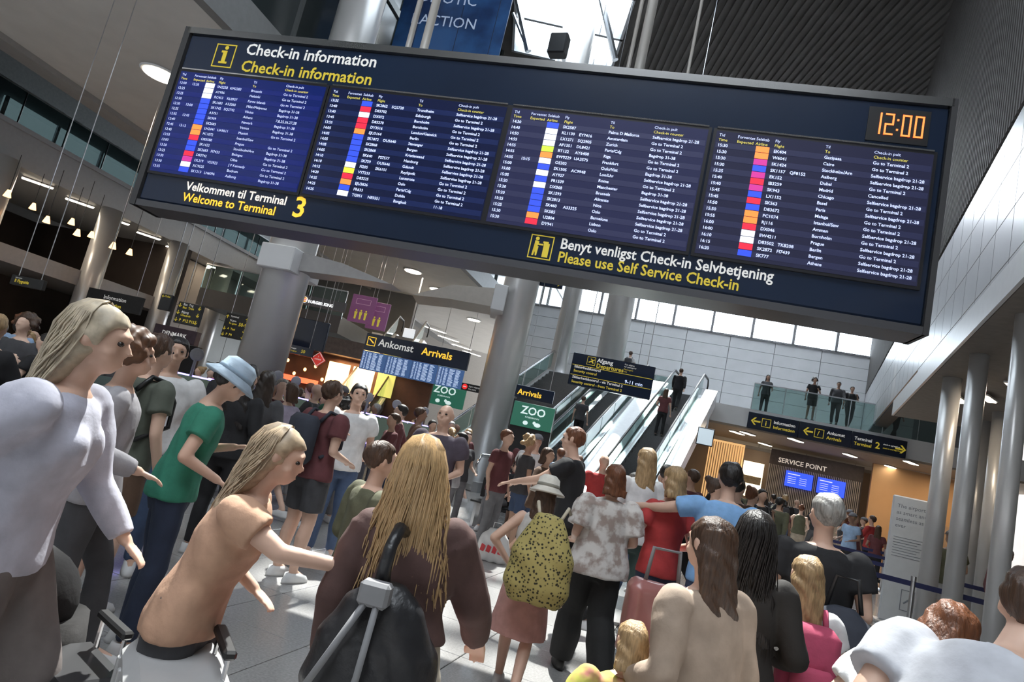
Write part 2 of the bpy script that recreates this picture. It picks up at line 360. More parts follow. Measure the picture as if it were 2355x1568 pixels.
for i, p in enumerate(((680, 577), (755, 625), (860, 680), (1000, 757), (1032, 778), (1062, 797), (1085, 812))):
    downlight('long narrow light along the bridge edge, %s' % ('next to the box capital', 'second from the box capital', 'above the purple posters', 'above the arrivals sign', 'right above the arrivals sign', 'near the central column', 'touching the central column')[i],
              ground(*p, 7.84), .12, .9, 50, lamp_w, 0, 'narrow lights along the bridge edge', False)
# upper glass wall on the bridge
GW = struct('wall_upper_glass', (-6.5, 11.3, 0), 15.3)
MB().box(-.3, -.2, -14, 46, 8.7, 17).build('glazing', mat('dark_glazing', (.03, .038, .04), .12, var=.2, scale=.4), GW)
mu = MB().box(-.2, -.12, -.04, .04, 8.7, 17).mesh('mullion', mat('mullion', (.12, .13, .13), .4, .5))
for i in range(24):
    o = link('mullion', mu, GW); o.location = (0, -14 + i * 2, 0)
MB().box(-.2, -.14, -14, 46, 12.4, 12.6).build('transom', MATS['mullion'], GW)
# ---- roof with skylights
RF = struct('ceiling_roof', (0, 0, 0), 0)
X0, X1, Y0, Y1 = -2.6, 1.55, 10.7, 24.5
U0, U1, V0, V1 = 1.9, 9.0, 25.6, 34.0
MB().box(-26, -7, -14, 66, 17, 17.3).box(-7, X0, 1.5, 66, 17, 17.3).box(-7, X1, -14, -8, 17, 17.3).box(X0, X1, 1.5, Y0, 17, 17.3).box(X0, X1, Y1, 45, 17, 17.3).box(X0, .4, 45, 66, 17, 17.3).box(X1, U0, 1.5, 37, 17, 17.3).box(U0, U1, 1.5, V0, 17, 17.3).box(X1, 4, -14, -8, 17, 17.3).box(4, U1, -14, 1.5, 17, 17.3).box(U0, U1, V1, 37, 17, 17.3).box(U1, 40, -14, 25.6, 17, 17.3).box(U1, 40, 34, 37, 17, 17.3).box(17.2, 40, 25.6, 34, 17, 17.3).build('roof_deck', dark_roof, RF)  # unglazed gap above and behind the camera, added for sky fill
rr = MB()
for i in range(70):
    x = 1.9 + i * .25
    rr.box(x, x + .1, 4, 25.5, 16.9, 17.0)
tag(rr.build('roof_ribs', dark_roof, RF), kind='stuff')
SK = struct('window_3', (0, 0, 0), 0, 'bright roof light above the board')
sf = MB()
for y in (10.7, 13, 15.3, 17.6, 19.9, 22.2, 24.4): sf.box(X0, X1, y, y + .12, 16.85, 17.25)
for x in (X0, -.55, X1 - .1): sf.box(x, x + .1, Y0, Y1, 16.85, 17.25)
sf.build('window_frame', fas, SK)
pm_ = MB().box(.1, 2.0, .14, 2.26, 17.1, 17.12).mesh('pane', g_win)
for i in range(2):
    for j in range(6):
        o = link('pane', pm_, SK); o.location = (X0 + i * 2.05, 10.7 + j * 2.3, 0)
SK2 = struct('window_4', (0, 0, 0), 0)  # unseen roof light, added to sun the escalators and brighten the back wall
sf = MB()
for i in range(8): sf.box(U0 + i * .95, U0 + i * .95 + .12, V0, V1, 16.8, 17.25)
for i in range(4): sf.box(U0, U1, V0 + 1.4 + i * 2, V0 + 1.7 + i * 2, 16.8, 17.25)
sf.build('window_frame', fas, SK2)
pm_ = MB().box(0, U1 - U0, 0, 1.98, 17.3, 17.31).mesh('pane', g_win)
for j in range(4):
    o = link('pane', pm_, SK2); o.location = (U0, V0 + j * 2, 0)
fz_ = bpy.data.materials.new('frosted_roof_glass'); fz_.use_nodes = True; nt_ = fz_.node_tree; tl = nt_.nodes.new('ShaderNodeBsdfTranslucent'); tl.inputs[0].default_value = (.9, .92, .95, 1); nt_.links.new(tl.outputs[0], nt_.nodes['Material Output'].inputs[0])
SK3 = struct('window_5', (0, 0, 0), 0)  # unseen diffusing panes, added as fill light for the back wall
fpm = MB().box(0, 1.9, 17.1, 17.11, 0, 1).mesh('x', fz_) if False else MB().box(0, 1.95, 0, 1.95, 17.1, 17.11).mesh('pane', fz_)
for i in range(4):
    for j in range(4): o = link('pane', fpm, SK3); o.location = (9.2 + i * 2, 25.8 + j * 2, 0)
# diagonal roof braces seen against the light
br = thing('roof_brace', 'dark diagonal brace crossing the bright roof light above the board', 'brace')
MB().tube([at_r(1188, 0, 19), at_r(1215, 118, 19)], .10, 8).build('strut', steel, br); MB().tube([at_r(1180, 30, 19), at_r(1215, 118, 19)], .05, 8).build('strut', steel, br); MB().tube([at_r(1375, -40, 19), at_r(1415, 138, 19)], .10, 8).build('strut', steel, br)
sp = thing('spotlight', 'black box spotlight clamped to the central column above the board', 'spotlight', at_r(1285, 105, 18.6), 20)
MB().bev(-.28, .28, -.2, .2, -.35, .35, .04).build('housing', black, sp); MB().box(-.05, .05, .2, .75, -.05, .05).build('bracket', steel, sp)
# enclosing walls out of sight
EW = struct('wall_far_left', (0, 0, 0), 0)
MB().box(-26, -25.8, -14, 66, 0, 17).build('wall_face', mat('far_wall', (.3, .28, .26), .7, var=.05), EW)
EF = struct('wall_front', (0, 0, 0), 0); MB().box(-26, 40, -14.2, -14, 0, 17).build('wall_face', mat('rear_wall', (.12, .115, .11), .7, var=.1), EF)
EK = struct('wall_far_back', (0, 0, 0), 0); MB().box(-26, 1.5, 64, 64.2, 0, 17).build('wall_face', mat('far_wall2', (.32, .29, .26), .7, var=.05), EK)
#==HALL==
def sign_board(label, loc, yaw, x0, x1, z0, z1, d=.12, mt=None, name='hanging_sign', group=None, frame=True):
    t = thing(name, label, 'sign', loc, yaw, group)
    MB().bev(x0, x1, 0, d, z0, z1, .01).build('panel', mt or sign_navy, t)
    return t
def rods(t, xs, z0, z1, r_=.012, y=.06):
    for x in xs: MB().tube([(x, y, z0), (x, y, z1)], r_, 6).build('rod', steel, t)
def arrow(mb, x, z, s, d, y):
    """arrow: d = 'L','R','U','D'"""
    pts = [((-.5, -.09), (.2, -.09), (.2, .09), (-.5, .09)), ((.5, 0), (.12, .42), (-.08, .42), (.3, 0)), ((.5, 0), (.3, 0), (-.08, -.42), (.12, -.42))]
    for q in pts:
        vs = []
        for (a_, b_) in q:
            if d == 'R': c = (a_, b_)
            elif d == 'L': c = (-a_, b_)
            elif d == 'U': c = (b_, a_)
            else: c = (b_, -a_)
            vs.append((x + c[0] * s, y, z + c[1] * s))
        mb.add(vs, [(0, 1, 2, 3)])
def ringbox(mb, x, z, w_, h_, t_, y):
    for (a0, a1, b0, b1) in ((x - w_ / 2, x + w_ / 2, z + h_ / 2 - t_, z + h_ / 2), (x - w_ / 2, x + w_ / 2, z - h_ / 2, z - h_ / 2 + t_), (x - w_ / 2, x - w_ / 2 + t_, z - h_ / 2 + t_, z + h_ / 2 - t_), (x + w_ / 2 - t_, x + w_ / 2, z - h_ / 2 + t_, z + h_ / 2 - t_)):
        mb.box(a0, a1, y, y + .004, b0, b1)
# ================= the big check-in board
BD = thing('information_board', 'huge navy check-in information board hanging across the hall', 'board', (-.44, 6.5, 0), 12.5)
bd_m = mat('board_navy', (.010, .020, .045), .22, var=.12, scale=.8, coat=.2)
MB().bev(-4.28, 4.08, 0, .38, 3.38, 5.52, .02).build('housing', bd_m, BD)
MB().box(-4.32, 4.1, -.03, .42, 5.52, 5.60).build('top_rail', mat('rail_alu', (.30, .30, .30), .25, .9), BD)
MB().box(-4.32, 4.1, -.02, .4, 3.30, 3.375).build('bottom_rail', mat('rail_dark', (.10, .10, .11), .4, .6), BD)
MB().box(-4.36, -4.28, -.03, .42, 3.3, 5.6).build('end_cap', mat('cap_grey', (.05, .05, .052), .5, .2), BD)
MB().box(4.08, 4.13, -.03, .42, 3.3, 5.6).build('end_cap', MATS['cap_grey'], BD)
rodm = mat('hanger_enamel', (.62, .6, .57), .35, .3)
for x, r_ in ((-1.62, .035), (-1.42, .05), (.98, .022), (1.10, .055), (1.62, .018)):
    MB().tube([(x, .3, 5.6), (x, .3, 17)], r_, 12).build('hanger', rodm, BD, True)
tb = MB(); tb.text('Check-in information', -3.47, 5.33, .20, -.006, True, xs=.98); tb.build('danish_heading', txt_w, BD)
tb = MB(); tb.text('Check-in information', -3.47, 5.11, .20, -.006, True, xs=.98); tb.build('english_heading', txt_y, BD)
tb = MB(); tb.text('Velkommen til Terminal', -3.70, 3.575, .142, -.006, True, xs=.94); tb.build('danish_welcome', mat('welcome_white', (.8, .75, .68), .5, emit=(1, .9, .8), es=.6), BD)
tb = MB(); tb.text('Welcome to Terminal', -3.70, 3.44, .142, -.006, True, xs=.94); tb.build('english_welcome', txt_o, BD)
tb = MB(); tb.text('3', -2.3, 3.465, .33, -.006, True); tb.build('terminal_number', txt_o, BD)
tb = MB(); tb.text('Benyt venligst Check-in Selvbetjening', .72, 3.575, .155, -.006, True, xs=.88); tb.build('danish_notice', txt_w, BD)
tb = MB(); tb.text('Please use Self Service Check-in', .72, 3.435, .155, -.006, True, xs=.88); tb.build('english_notice', txt_y, BD)
tb = MB(); ringbox(tb, -3.74, 5.28, .27, .3, .012, -.006); tb.ell((-3.73, -.006, 5.385), (.026, .003, .026), 12, 6)
tb.box(-3.76, -3.71, -.008, -.004, 5.19, 5.34).box(-3.785, -3.71, -.008, -.004, 5.32, 5.345).box(-3.79, -3.68, -.008, -.004, 5.18, 5.205); tb.build('info_symbol', txt_y, BD)
tb = MB(); ringbox(tb, .53, 3.555, .24, .25, .01, -.006); tb.ell((.48, -.006, 3.64), (.02, .003, .02), 10, 6); tb.add([(.455, -.007, 3.49), (.475, -.007, 3.49), (.505, -.007, 3.61), (.46, -.007, 3.62)], [(0, 1, 2, 3)]); tb.add([(.485, -.007, 3.46), (.50, -.007, 3.46), (.505, -.007, 3.56), (.47, -.007, 3.56)], [(0, 1, 2, 3)]); tb.add([(.45, -.007, 3.46), (.468, -.007, 3.46), (.485, -.007, 3.56), (.46, -.007, 3.6)], [(0, 1, 2, 3)]); tb.box(.49, .55, -.008, -.004, 3.575, 3.59); tb.box(.555, .615, -.008, -.004, 3.455, 3.60).box(.545, .60, -.008, -.004, 3.60, 3.62); tb.build('kiosk_symbol', txt_y, BD)
ck = MB().box(3.38, 3.92, -.012, 0, 5.1, 5.45).build('clock', black, BD)
led = mat('led_orange', (1, .25, .05), .5, emit=(1, .22, .05), es=1.6)
SEG = {'0': 'abcdef', '1': 'bc', '2': 'abged'}
lb = MB()
def seg7(mb, ch, x, z, w_, h_, t_, y):
    sg = {'a': (x, x + w_, z + h_ - t_, z + h_), 'd': (x, x + w_, z, z + t_), 'g': (x, x + w_, z + h_ / 2 - t_ / 2, z + h_ / 2 + t_ / 2), 'b': (x + w_ - t_, x + w_, z + h_ / 2, z + h_), 'c': (x + w_ - t_, x + w_, z, z + h_ / 2), 'f': (x, x + t_, z + h_ / 2, z + h_), 'e': (x, x + t_, z, z + h_ / 2)}
    for k in SEG[ch]: a0, a1, b0, b1 = sg[k]; mb.box(a0, a1, y, y + .003, b0, b1)
for ch, x in (('1', 3.42), ('2', 3.53), ('0', 3.68), ('0', 3.79)): seg7(lb, ch, x, 5.17, .08, .22, .016, -.018)
lb.box(3.635, 3.652, -.018, -.015, 5.22, 5.24).box(3.635, 3.652, -.018, -.015, 5.32, 5.34); lb.build('clock_digits', led, ck)
SCR = [(-4.22, -2.29), (-2.22, -.15), (-.09, 1.94), (2.02, 3.98)]
scr_m = [mat('screen_glow_%d' % i, c, .25, emit=c, es=e) for i, (c, e) in enumerate((((.002, .008, .075), 1.0), ((.004, .007, .03), .9), ((.016, .018, .05), .9), ((.014, .015, .035), .9)))]
row_m = mat('row_band', (.006, .012, .09), .3, emit=(.008, .014, .085), es=.9)
row_ms = [mat('row_band_%d' % i, c, .3, emit=c, es=.9) for i, c in enumerate(((.004, .010, .10), (.006, .012, .055), (.022, .024, .06), (.018, .020, .05)))]
stx = mat('screen_text', (.6, .66, .9), .5, emit=(.60, .67, 1.0), es=.85)
sty = mat('screen_text_yellow', (.7, .6, .1), .5, emit=(.7, .62, .1), es=.8)
LOGO = {'b': (.03, .07, .6), 'w': (.7, .72, .8), 'r': (.65, .02, .05), 'o': (.9, .25, .05), 'y': (.75, .65, .05), 'm': (.5, .03, .25), 'g': (.5, .65, .05)}
lgm = {k: mat('logo_tile_' + k, c, .4, emit=c, es=.9) for k, c in LOGO.items()}
rows = [[('12:00', '12:20', 'w', 'SN2258', 'KM2283', 'Brussels', 'Go to Terminal 2'), ('12:25', '', 'w', 'AY956', '', 'Helsinki', 'Go to Terminal 2'), ('12:25', '', 'w', 'RC453', 'KL0937', 'Faroe Islands', 'Go to Terminal 2'), ('12:30', '', 'b', 'SK1683', 'A33360', 'Milan/Malpensa', 'Bagdrop 31-38'), ('12:30', '13:00', 'b', 'SK1742', 'SQ2742', 'Vilnius', 'Bagdrop 31-38'), ('12:35', '', 'b', 'A3751', '', 'Athens', '7,8,25,26,27,28'), ('12:35', '12:45', 'b', 'SK909', '', 'Newark', 'Bagdrop 31-38'), ('12:40', '', 'b', 'SK2683', '', 'Venice', 'Bagdrop 31-38'), ('12:45', '13:15', 'o', 'LH2441', 'UA9611', 'Munich', 'Go to Terminal 2'), ('12:45', '', 'o', 'PC1072', '', 'Istanbul/Saw', ''), ('12:55', '', 'r', 'OB3580', '', 'Prague', 'Go to Terminal 2'), ('13:00', '', 'b', 'SK1422', '', 'Stockholm/Arn', 'Bagdrop 31-38'), ('13:20', '', 'b', 'SK2683', 'FI7433', 'Bologna', 'Bagdrop 31-38'), ('13:25', '', 'r', 'D83742', '', 'Olbia', 'Go to Terminal 2'), ('13:30', '', 'm', 'DL219', 'VS3923', 'J F Kennedy', 'Go to Terminal 2'), ('13:30', '', 'w', 'XC9525', '', 'Bodrum', 'Go to Terminal 2'), ('13:35', '', 'b', 'SK1213', 'LH6096', 'Aalborg', 'Bagdrop 31-38')],
[('13:35', '', 'b', 'SK2862', 'SQ2720', 'Trondheim', 'Selfservice bagdrop 21-28'), ('13:40', '', 'r', 'D83702', '', 'Edinburgh', 'Go to Terminal 2'), ('13:40', '', 'w', 'DX072', '', 'Bornholm', 'Selfservice bagdrop 21-28'), ('13:45', '', 'r', 'D83270', '', 'Bornholm', 'Go to Terminal 2'), ('13:55', '', 'r', 'DY3516', '', 'London/Gatwick', 'Go to Terminal 2'), ('14:05', '', 'o', 'EJU5164', '', 'Berlin', 'Go to Terminal 2'), ('14:05', '', 'b', 'SK1872', 'OU5640', 'Stavanger', 'Selfservice bagdrop 21-28'), ('14:05', '', 'b', 'SK2868', '', 'Bergen', 'Selfservice bagdrop 21-28'), ('14:05', '', 'b', 'SK2868', '', 'Kristiansand', 'Selfservice bagdrop 21-28'), ('14:05', '', 'b', 'SK640', 'PS7577', 'Hamburg', 'Selfservice bagdrop 21-28'), ('14:10', '', 'b', 'SK759', 'OU5646', 'Gdansk', 'Selfservice bagdrop 21-28'), ('14:10', '', 'w', 'FI205', 'SK6151', 'Reykjavik', 'Selfservice bagdrop 21-28'), ('14:15', '', 'y', 'VY7233', '', 'Lanzarote', 'Go to Terminal 2'), ('14:20', '', 'r', 'D83225', '', 'Oslo', 'Go to Terminal 2'), ('14:25', '', 'o', 'EJU3826', '', 'Paris/Cdg', 'Go to Terminal 2'), ('14:25', '', 'b', 'FR633', '', 'Dublin', 'Go to Terminal 2'), ('14:25', '', 'w', 'TG951', 'NE5551', 'Bangkok', '11-18')],
[('14:30', '', 'b', 'SK2587', '', 'Palma D Mallorca', 'Selfservice bagdrop 21-28'), ('14:40', '', 'w', 'KL1130', 'EY7416', 'Amsterdam', 'Go to Terminal 2'), ('14:50', '', 'w', 'LX1271', 'SQ2905', 'Zurich', 'Go to Terminal 2'), ('14:55', '', 'w', 'AF1351', 'DL8421', 'Paris/Cdg', 'Bagdrop 31-38'), ('14:55', '', 'g', 'BT132', 'AY6408', 'Riga', 'Go to Terminal 2'), ('14:55', '', 'o', 'EW9229', 'UA3575', 'Frankfurt', 'Go to Terminal 2'), ('14:55', '15:15', 'w', 'OS302', '', 'Oulu/Vist', 'Bagdrop 31-38'), ('15:00', '', 'b', 'SK1505', 'AC9948', 'Lon/Lhr', 'Selfservice bagdrop 21-28'), ('15:00', '', 'w', 'AY927', '', 'Rome', 'Go to Terminal 2'), ('15:05', '', 'b', 'FR1539', '', 'Manchester', 'Bagdrop 31-38'), ('15:20', '', 'w', 'DX068', '', 'Brussels', 'Selfservice bagdrop 21-28'), ('15:20', '', 'b', 'SK1593', '', 'Alicante', 'Selfservice bagdrop 21-28'), ('15:20', '', 'b', 'SK2813', '', 'Nice', 'Selfservice bagdrop 21-28'), ('15:25', '', 'b', 'SK460', 'A33325', 'Oslo', 'Selfservice bagdrop 21-28'), ('15:25', '', 'b', 'SK585', '', 'Barcelona', 'Selfservice bagdrop 21-28'), ('15:30', '', 'o', 'U2804', '', 'Lisbon', 'Go to Terminal 2'), ('15:30', '', 'r', 'DY941', '', 'Oslo', 'Go to Terminal 2')],
[('15:30', '', 'o', 'EK404', '', 'Gazipasa', 'Go to Terminal 2'), ('15:30', '', 'o', 'W6041', '', 'Cairo', 'Go to Terminal 2'), ('15:30', '', 'm', 'SK1424', '', 'Stockholm/Arn', 'Selfservice bagdrop 21-28'), ('15:30', '', 'b', 'SK1157', 'QF8152', 'Aalborg', 'Selfservice bagdrop 21-28'), ('15:35', '', 'm', 'EK152', '', 'Dubai', 'Go to Terminal 2'), ('15:40', '', 'r', 'IB3259', '', 'Madrid', 'Cancelled'), ('15:40', '', 'm', 'SK943', '', 'Chicago', 'Selfservice bagdrop 21-28'), ('15:45', '', 'b', 'LX1152', '', 'Basel', 'Go to Terminal 2'), ('15:45', '', 'r', 'SK563', '', 'Paris', 'Selfservice bagdrop 21-28'), ('15:50', '', 'b', 'D83672', '', 'Malaga', 'Go to Terminal 2'), ('15:50', '', 'o', 'PC1074', '', 'Istanbul/Saw', 'Go to Terminal 2'), ('15:55', '', 'o', 'RJ116', '', 'Amman', 'Selfservice bagdrop 21-28'), ('16:00', '', 'r', 'DX046', '', 'Bornholm', 'Go to Terminal 2'), ('16:00', '', 'w', 'EW4211', '', 'Prague', 'Selfservice bagdrop 21-28'), ('16:10', '', 'w', 'D83502', 'TK8208', 'Berlin', 'Go to Terminal 2'), ('16:15', '', 'r', 'SK2872', 'FI7439', 'Bergen', 'Selfservice bagdrop 21-28'), ('16:20', '', 'b', 'SK777', '', 'Athens', 'Selfservice bagdrop 21-28')]]
scr_lb = ['screen with the deepest blue glow', None, None, 'greyest screen']
for k, (a0, a1) in enumerate(SCR):
    fz = MB().box(a0 - .03, a1 + .03, -.03, 0, 3.70, 5.04); W_ = a1 - a0
    sc_ = fz.build('screen', mat('bezel', (.02, .02, .024), .35, .2), BD)
    MB().box(a0, a1, -.034, -.03, 3.73, 5.01).build('display', scr_m[k], sc_)
    MB().box(a0, a1, -.04, -.03, 5.04, 5.055).build('bezel_strip', chrome, sc_)
    cols = [.015, .105, .20, .285, .375, .52, .74]
    hd = MB(); hy = MB()
    for c_, (da, en) in zip((.015, .105, .195, .285, .52, .74), (('Tid', 'Time'), ('Forventet', 'Expected'), ('Selskab', 'Airline'), ('Fly', 'Flight'), ('Til', 'To'), ('Check-in pult', 'Check-in counter'))):
        hd.text(da, a0 + c_ * W_, 4.955, .042, -.037); hy.text(en, a0 + c_ * W_, 4.905, .042, -.037)
    tag(hd.build('header_text', stx, sc_), kind='stuff'); tag(hy.build('header_text', sty, sc_), kind='stuff')
    for i, rw in enumerate(rows[k]):
        z = 4.845 - i * .0665; mb = MB()
        if i % 2 == 0:
            MB().box(a0 + .01, a1 - .01, -.0365, -.0345, z - .012, z + .046).build('row_band', row_ms[k], sc_)
        for c_, t_ in zip(cols, (rw[0], rw[1], '', rw[3], rw[4], rw[5], rw[6])):
            if t_: mb.text(t_, a0 + c_ * W_, z, .044, -.039, bold=(k > 0))
        tag(mb.build('flight_row', stx, sc_), kind='stuff')
        x = a0 + .2 * W_; lg = MB().box(x, x + .125, -.041, -.037, z - .012, z + .048)
        lg.build('logo_tile', lgm[rw[2]], sc_)
# ================= departures sign
DS = sign_board('navy departures sign hanging in front of the escalators', off((0, 0), 0, 0) + (0,), 0, 0, 1, 0, 1) if False else None
p0 = at_r(1322, 812, 17.2); p1 = at_r(1508, 850, 17.2)
DSc = off((p0.x, p0.y), 13, 0, 0)
DS = thing('departures_sign', 'navy departures sign with yellow lettering in front of the escalators', 'sign', (p0.x, p0.y, 0), 13)
dw = 2.13; zt = p0.z + .03; zb = zt - .86
MB().bev(-.03, dw, 0, .15, zb, zt, .01).build('panel', sign_navy, DS)
for z in (zb + .535, zb + .27): MB().box(0, dw - .03, -.012, 0, z - .006, z + .006).build('divider', txt_y, DS)
tb = MB(); tb.text('Afgang', .62, zt - .155, .155, -.006, True); tb.text('Sikkerhedskontrol', .06, zb + .46, .095, -.006, True); tb.text('Sikkerhedskontrol - via Terminal 2', .06, zb + .18, .095, -.006, True); tb.text('Kun adgang', 1.34, zt - .09, .055, -.006); tb.text('for passagerer', 1.34, zt - .15, .055, -.006); tb.build('danish_text', txt_w, DS)
tb = MB(); tb.text('Departures', .62, zt - .295, .155, -.006, True); tb.text('Security control', .06, zb + .35, .095, -.006, True); tb.text('Security control - from Terminal 2', .06, zb + .06, .095, -.006, True); tb.text('Passengers', 1.34, zt - .22, .055, -.006); tb.text('only', 1.34, zt - .28, .055, -.006); tb.build('english_text', txt_y, DS)
tb = MB(); tb.text('9-11 min', 1.42, zb + .30, .13, -.006); tb.build('wait_time', mat('wait_blue', (.6, .7, 1), .5, emit=(.6, .7, 1), es=1.2), DS)
tb = MB(); ringbox(tb, .47, zt - .155, .22, .22, .01, -.006); tb.add([(.40, -.008, zt - .19), (.55, -.008, zt - .10), (.56, -.008, zt - .12), (.42, -.008, zt - .21)], [(0, 1, 2, 3)]); tb.add([(.46, -.008, zt - .16), (.52, -.008, zt - .22), (.54, -.008, zt - .21), (.50, -.008, zt - .13)], [(0, 1, 2, 3)]); tb.add([(.44, -.008, zt - .10), (.46, -.008, zt - .09), (.52, -.008, zt - .13), (.49, -.008, zt - .14)], [(0, 1, 2, 3)]); tb.build('plane_symbol', txt_y, DS)
rods(DS, (.25, 1.9), zt, 17)
# small arrow sign peeking under the board
t = sign_board('small navy sign with a yellow right arrow just under the board', at_r(1262, 650, 20), 13, -.55, .45, -.12, .14); tb = MB(); arrow(tb, .3, .0, .16, 'R', -.01); tb.build('arrow', txt_y, t); rods(t, (-.4, .3), .14, 9)
# ================= escalators
def escalator(label, loc, yaw, H=4.95, run=9.3, w_=1.0, steps=True, side=None, moving=True):
    t = thing('escalator' if moving else 'staircase', label, 'escalator' if moving else 'stairs', loc, yaw)
    sl = H / run; side = side or alum
    for s_ in (-1, 1):
        x = s_ * (w_ / 2 + .1)
        # side cladding
        mb = MB(); P = [(-1.2, 0), (0.2, 0), (run + .3, H - .35), (run + 1.6, H - .35), (run + 1.6, H + .12), (run, H + .12), (.0, .28), (-1.2, .28)]
        n = len(P); vs = [(x - .1, p[0], p[1]) for p in P] + [(x + .1, p[0], p[1]) for p in P]
        mb.add(vs, [tuple(range(n)), tuple(range(2 * n - 1, n - 1, -1))] + [(i, i + n, (i + 1) % n + n, (i + 1) % n) for i in range(n)])
        mb.build('side_cladding', side, t)
        hr = 1.0
        pts = [(x, -1.25, .45), (x, -1.42, .75), (x, -1.2, hr + .05), (x, 0, hr + .08), (x, run, H + hr), (x, run + 1.3, H + hr), (x, run + 1.5, H + .75), (x, run + 1.35, H + .45)]
        MB().tube(pts, .035, 8).build('handrail', black if moving else chrome, t, True)
        MB().tube([(p[0], p[1], p[2] - .06) for p in pts[2:6]], .018, 6).build('rail_trim', chrome, t, True)
        k = 7
        for i in range(k):
            y0_, y1_ = run * i / k + .03, run * (i + 1) / k - .03
            g_ = MB().add([(x - .008, y0_, y0_ * sl + .28), (x - .008, y1_, y1_ * sl + .28), (x - .008, y1_, y1_ * sl + hr - .04), (x - .008, y0_, y0_ * sl + hr - .04), (x + .008, y0_, y0_ * sl + .28), (x + .008, y1_, y1_ * sl + .28), (x + .008, y1_, y1_ * sl + hr - .04), (x + .008, y0_, y0_ * sl + hr - .04)], [(0, 1, 2, 3), (7, 6, 5, 4), (0, 4, 5, 1), (1, 5, 6, 2), (2, 6, 7, 3), (3, 7, 4, 0)])
            g_.build('glass_pane', g_bal, t)
    ns = 26; sm = MB().box(-w_ / 2 + .01, w_ / 2 - .01, 0, run / ns + .02, -.19, 0).box(-w_ / 2 + .01, w_ / 2 - .01, -.01, .02, -.03, .004).mesh('step', [mat('escalator_step', (.16, .165, .17), .4, .7, var=.15, scale=30)] )
    for i in range(ns):
        o = link('step', sm, t); o.location = (0, i * run / ns, (i + 1) * H / ns)
    MB().add([(-w_ / 2, -1.2, .02), (w_ / 2, -1.2, .02), (w_ / 2, 0, .02), (-w_ / 2, 0, .02)], [(0, 1, 2, 3)]).build('floor_plate', steel, t)
    u = MB(); P = [(.3, -.02), (run + .3, H - .38), (run + 1.6, H - .38), (run + 1.6, H - .62), (run + .3, H - .62), (.9, -.02)]
    n = len(P); vs = [(-w_ / 2 - .05, p[0], p[1]) for p in P] + [(w_ / 2 + .05, p[0], p[1]) for p in P]
    u.add(vs, [tuple(range(n)), tuple(range(2 * n - 1, n - 1, -1))] + [(i, i + n, (i + 1) % n + n, (i + 1) % n) for i in range(n)]); u.build('truss', white_pl, t)
    return t
EB = (3.2, 18.3)
ES1 = escalator('right-hand escalator rising in sunlight to the mezzanine', (*off(EB, 25, 0, .35), 0), 25)
escalator('middle escalator rising in sunlight behind the departures sign', (*off(EB, 25, 0, -2.0), 0), 25)
escalator('wide staircase with chrome rails left of the two sunlit escalators', (*off(EB, 25, 0, -4.4), 0), 25, w_=2.4, moving=False)
escalator('glass-sided escalator in front of the arrivals screens', (-5.0, 21.6, 0), 1, 5.2, 9.2, 1.1)
deck_m = mat('bright_deck', (.78, .79, .80), .35, .2, var=.04)
for dx, hw_ in ((-1.18, .42), (.98, .24)):
    MB().add([(dx - hw_, .6, .45), (dx + hw_, .6, .45), (dx + hw_, 9.3, 5.35), (dx - hw_, 9.3, 5.35), (dx - hw_, .6, .0), (dx + hw_, .6, .0), (dx + hw_, 9.3, 4.7), (dx - hw_, 9.3, 4.7)], [(0, 1, 2, 3), (7, 6, 5, 4), (0, 4, 5, 1), (1, 5, 6, 2), (2, 6, 7, 3), (3, 7, 4, 0)]).build('sloping_deck', deck_m, ES1)
# landing with arrivals escalator top (first floor, left)
LD = struct('floor_landing', (-5.5, 28, 0), 1)
MB().box(-1.2, 2.4, 3.1, 6.5, 5.0, 5.2).box(-8, -1.4, 5, 14, 4.6, 5.2).build('slab', white_pl, LD)
# capital boxes
CP = thing('column_capital', 'pale box capital on the left of centre thick column', 'capital', (-5.12, 14.0, 0), 13)
MB().bev(-.35, .45, -.62, .62, 4.0, 4.52, .02).build('box', white_pl, CP)
MB().prism([(.45, 4.5), (1.4, 4.42), (2.6, 4.16), (1.4, 4.14), (.45, 4.1)], -.3, .3).build('cantilever_arm', mat('arm_grey', (.34, .33, .32), .5, var=.05), CP)
WG = thing('column_wing', 'tapered wing bracket pointing left from the central column', 'bracket', (-.1, 20, 0), 0)
MB().prism([(-.4, 5.95), (-2.0, 5.72), (-3.1, 5.15), (-2.0, 5.28), (-.4, 5.35)], -.9, .5).build('wing', mat('wing_beige', (.45, .41, .36), .45, var=.05), WG)
MB().bev(-.75, -.35, -.95, .55, 5.25, 6.05, .02).build('end_box', white_pl, WG)
#==SIGNS==
# mezzanine edge signs
def msign(label, x0, x1, items):
    t = thing('direction_sign', label, 'sign', (12.5, 25.4, 0), 17)
    MB().bev(x0, x1, -.16, -.02, 4.16, 4.82, .01).build('panel', sign_navy, t)
    w_ = MB(); y_ = MB()
    for it in items:
        if it[0] == 'A': arrow(y_, it[1], it[2], .36, it[3], -.17)
        elif it[0] == 'W': w_.text(it[3], it[1], it[2], it[4], -.17, True)
        elif it[0] == 'Y': y_.text(it[3], it[1], it[2], it[4], -.17, True)
        elif it[0] == 'B': ringbox(y_, it[1], it[2], .34, .34, .02, -.17)
    if w_.v: w_.build('danish_text', txt_w, t)
    y_.build('english_text', txt_y, t)
msign('long navy sign reading Information with left arrow on the mezzanine edge', -2.65, -.75, [('A', -2.35, 4.48, 'L'), ('B', -1.95, 4.48), ('Y', -1.99, 4.38, 'i', .28), ('W', -1.68, 4.52, 'Information', .17), ('Y', -1.68, 4.32, 'Information', .17)])
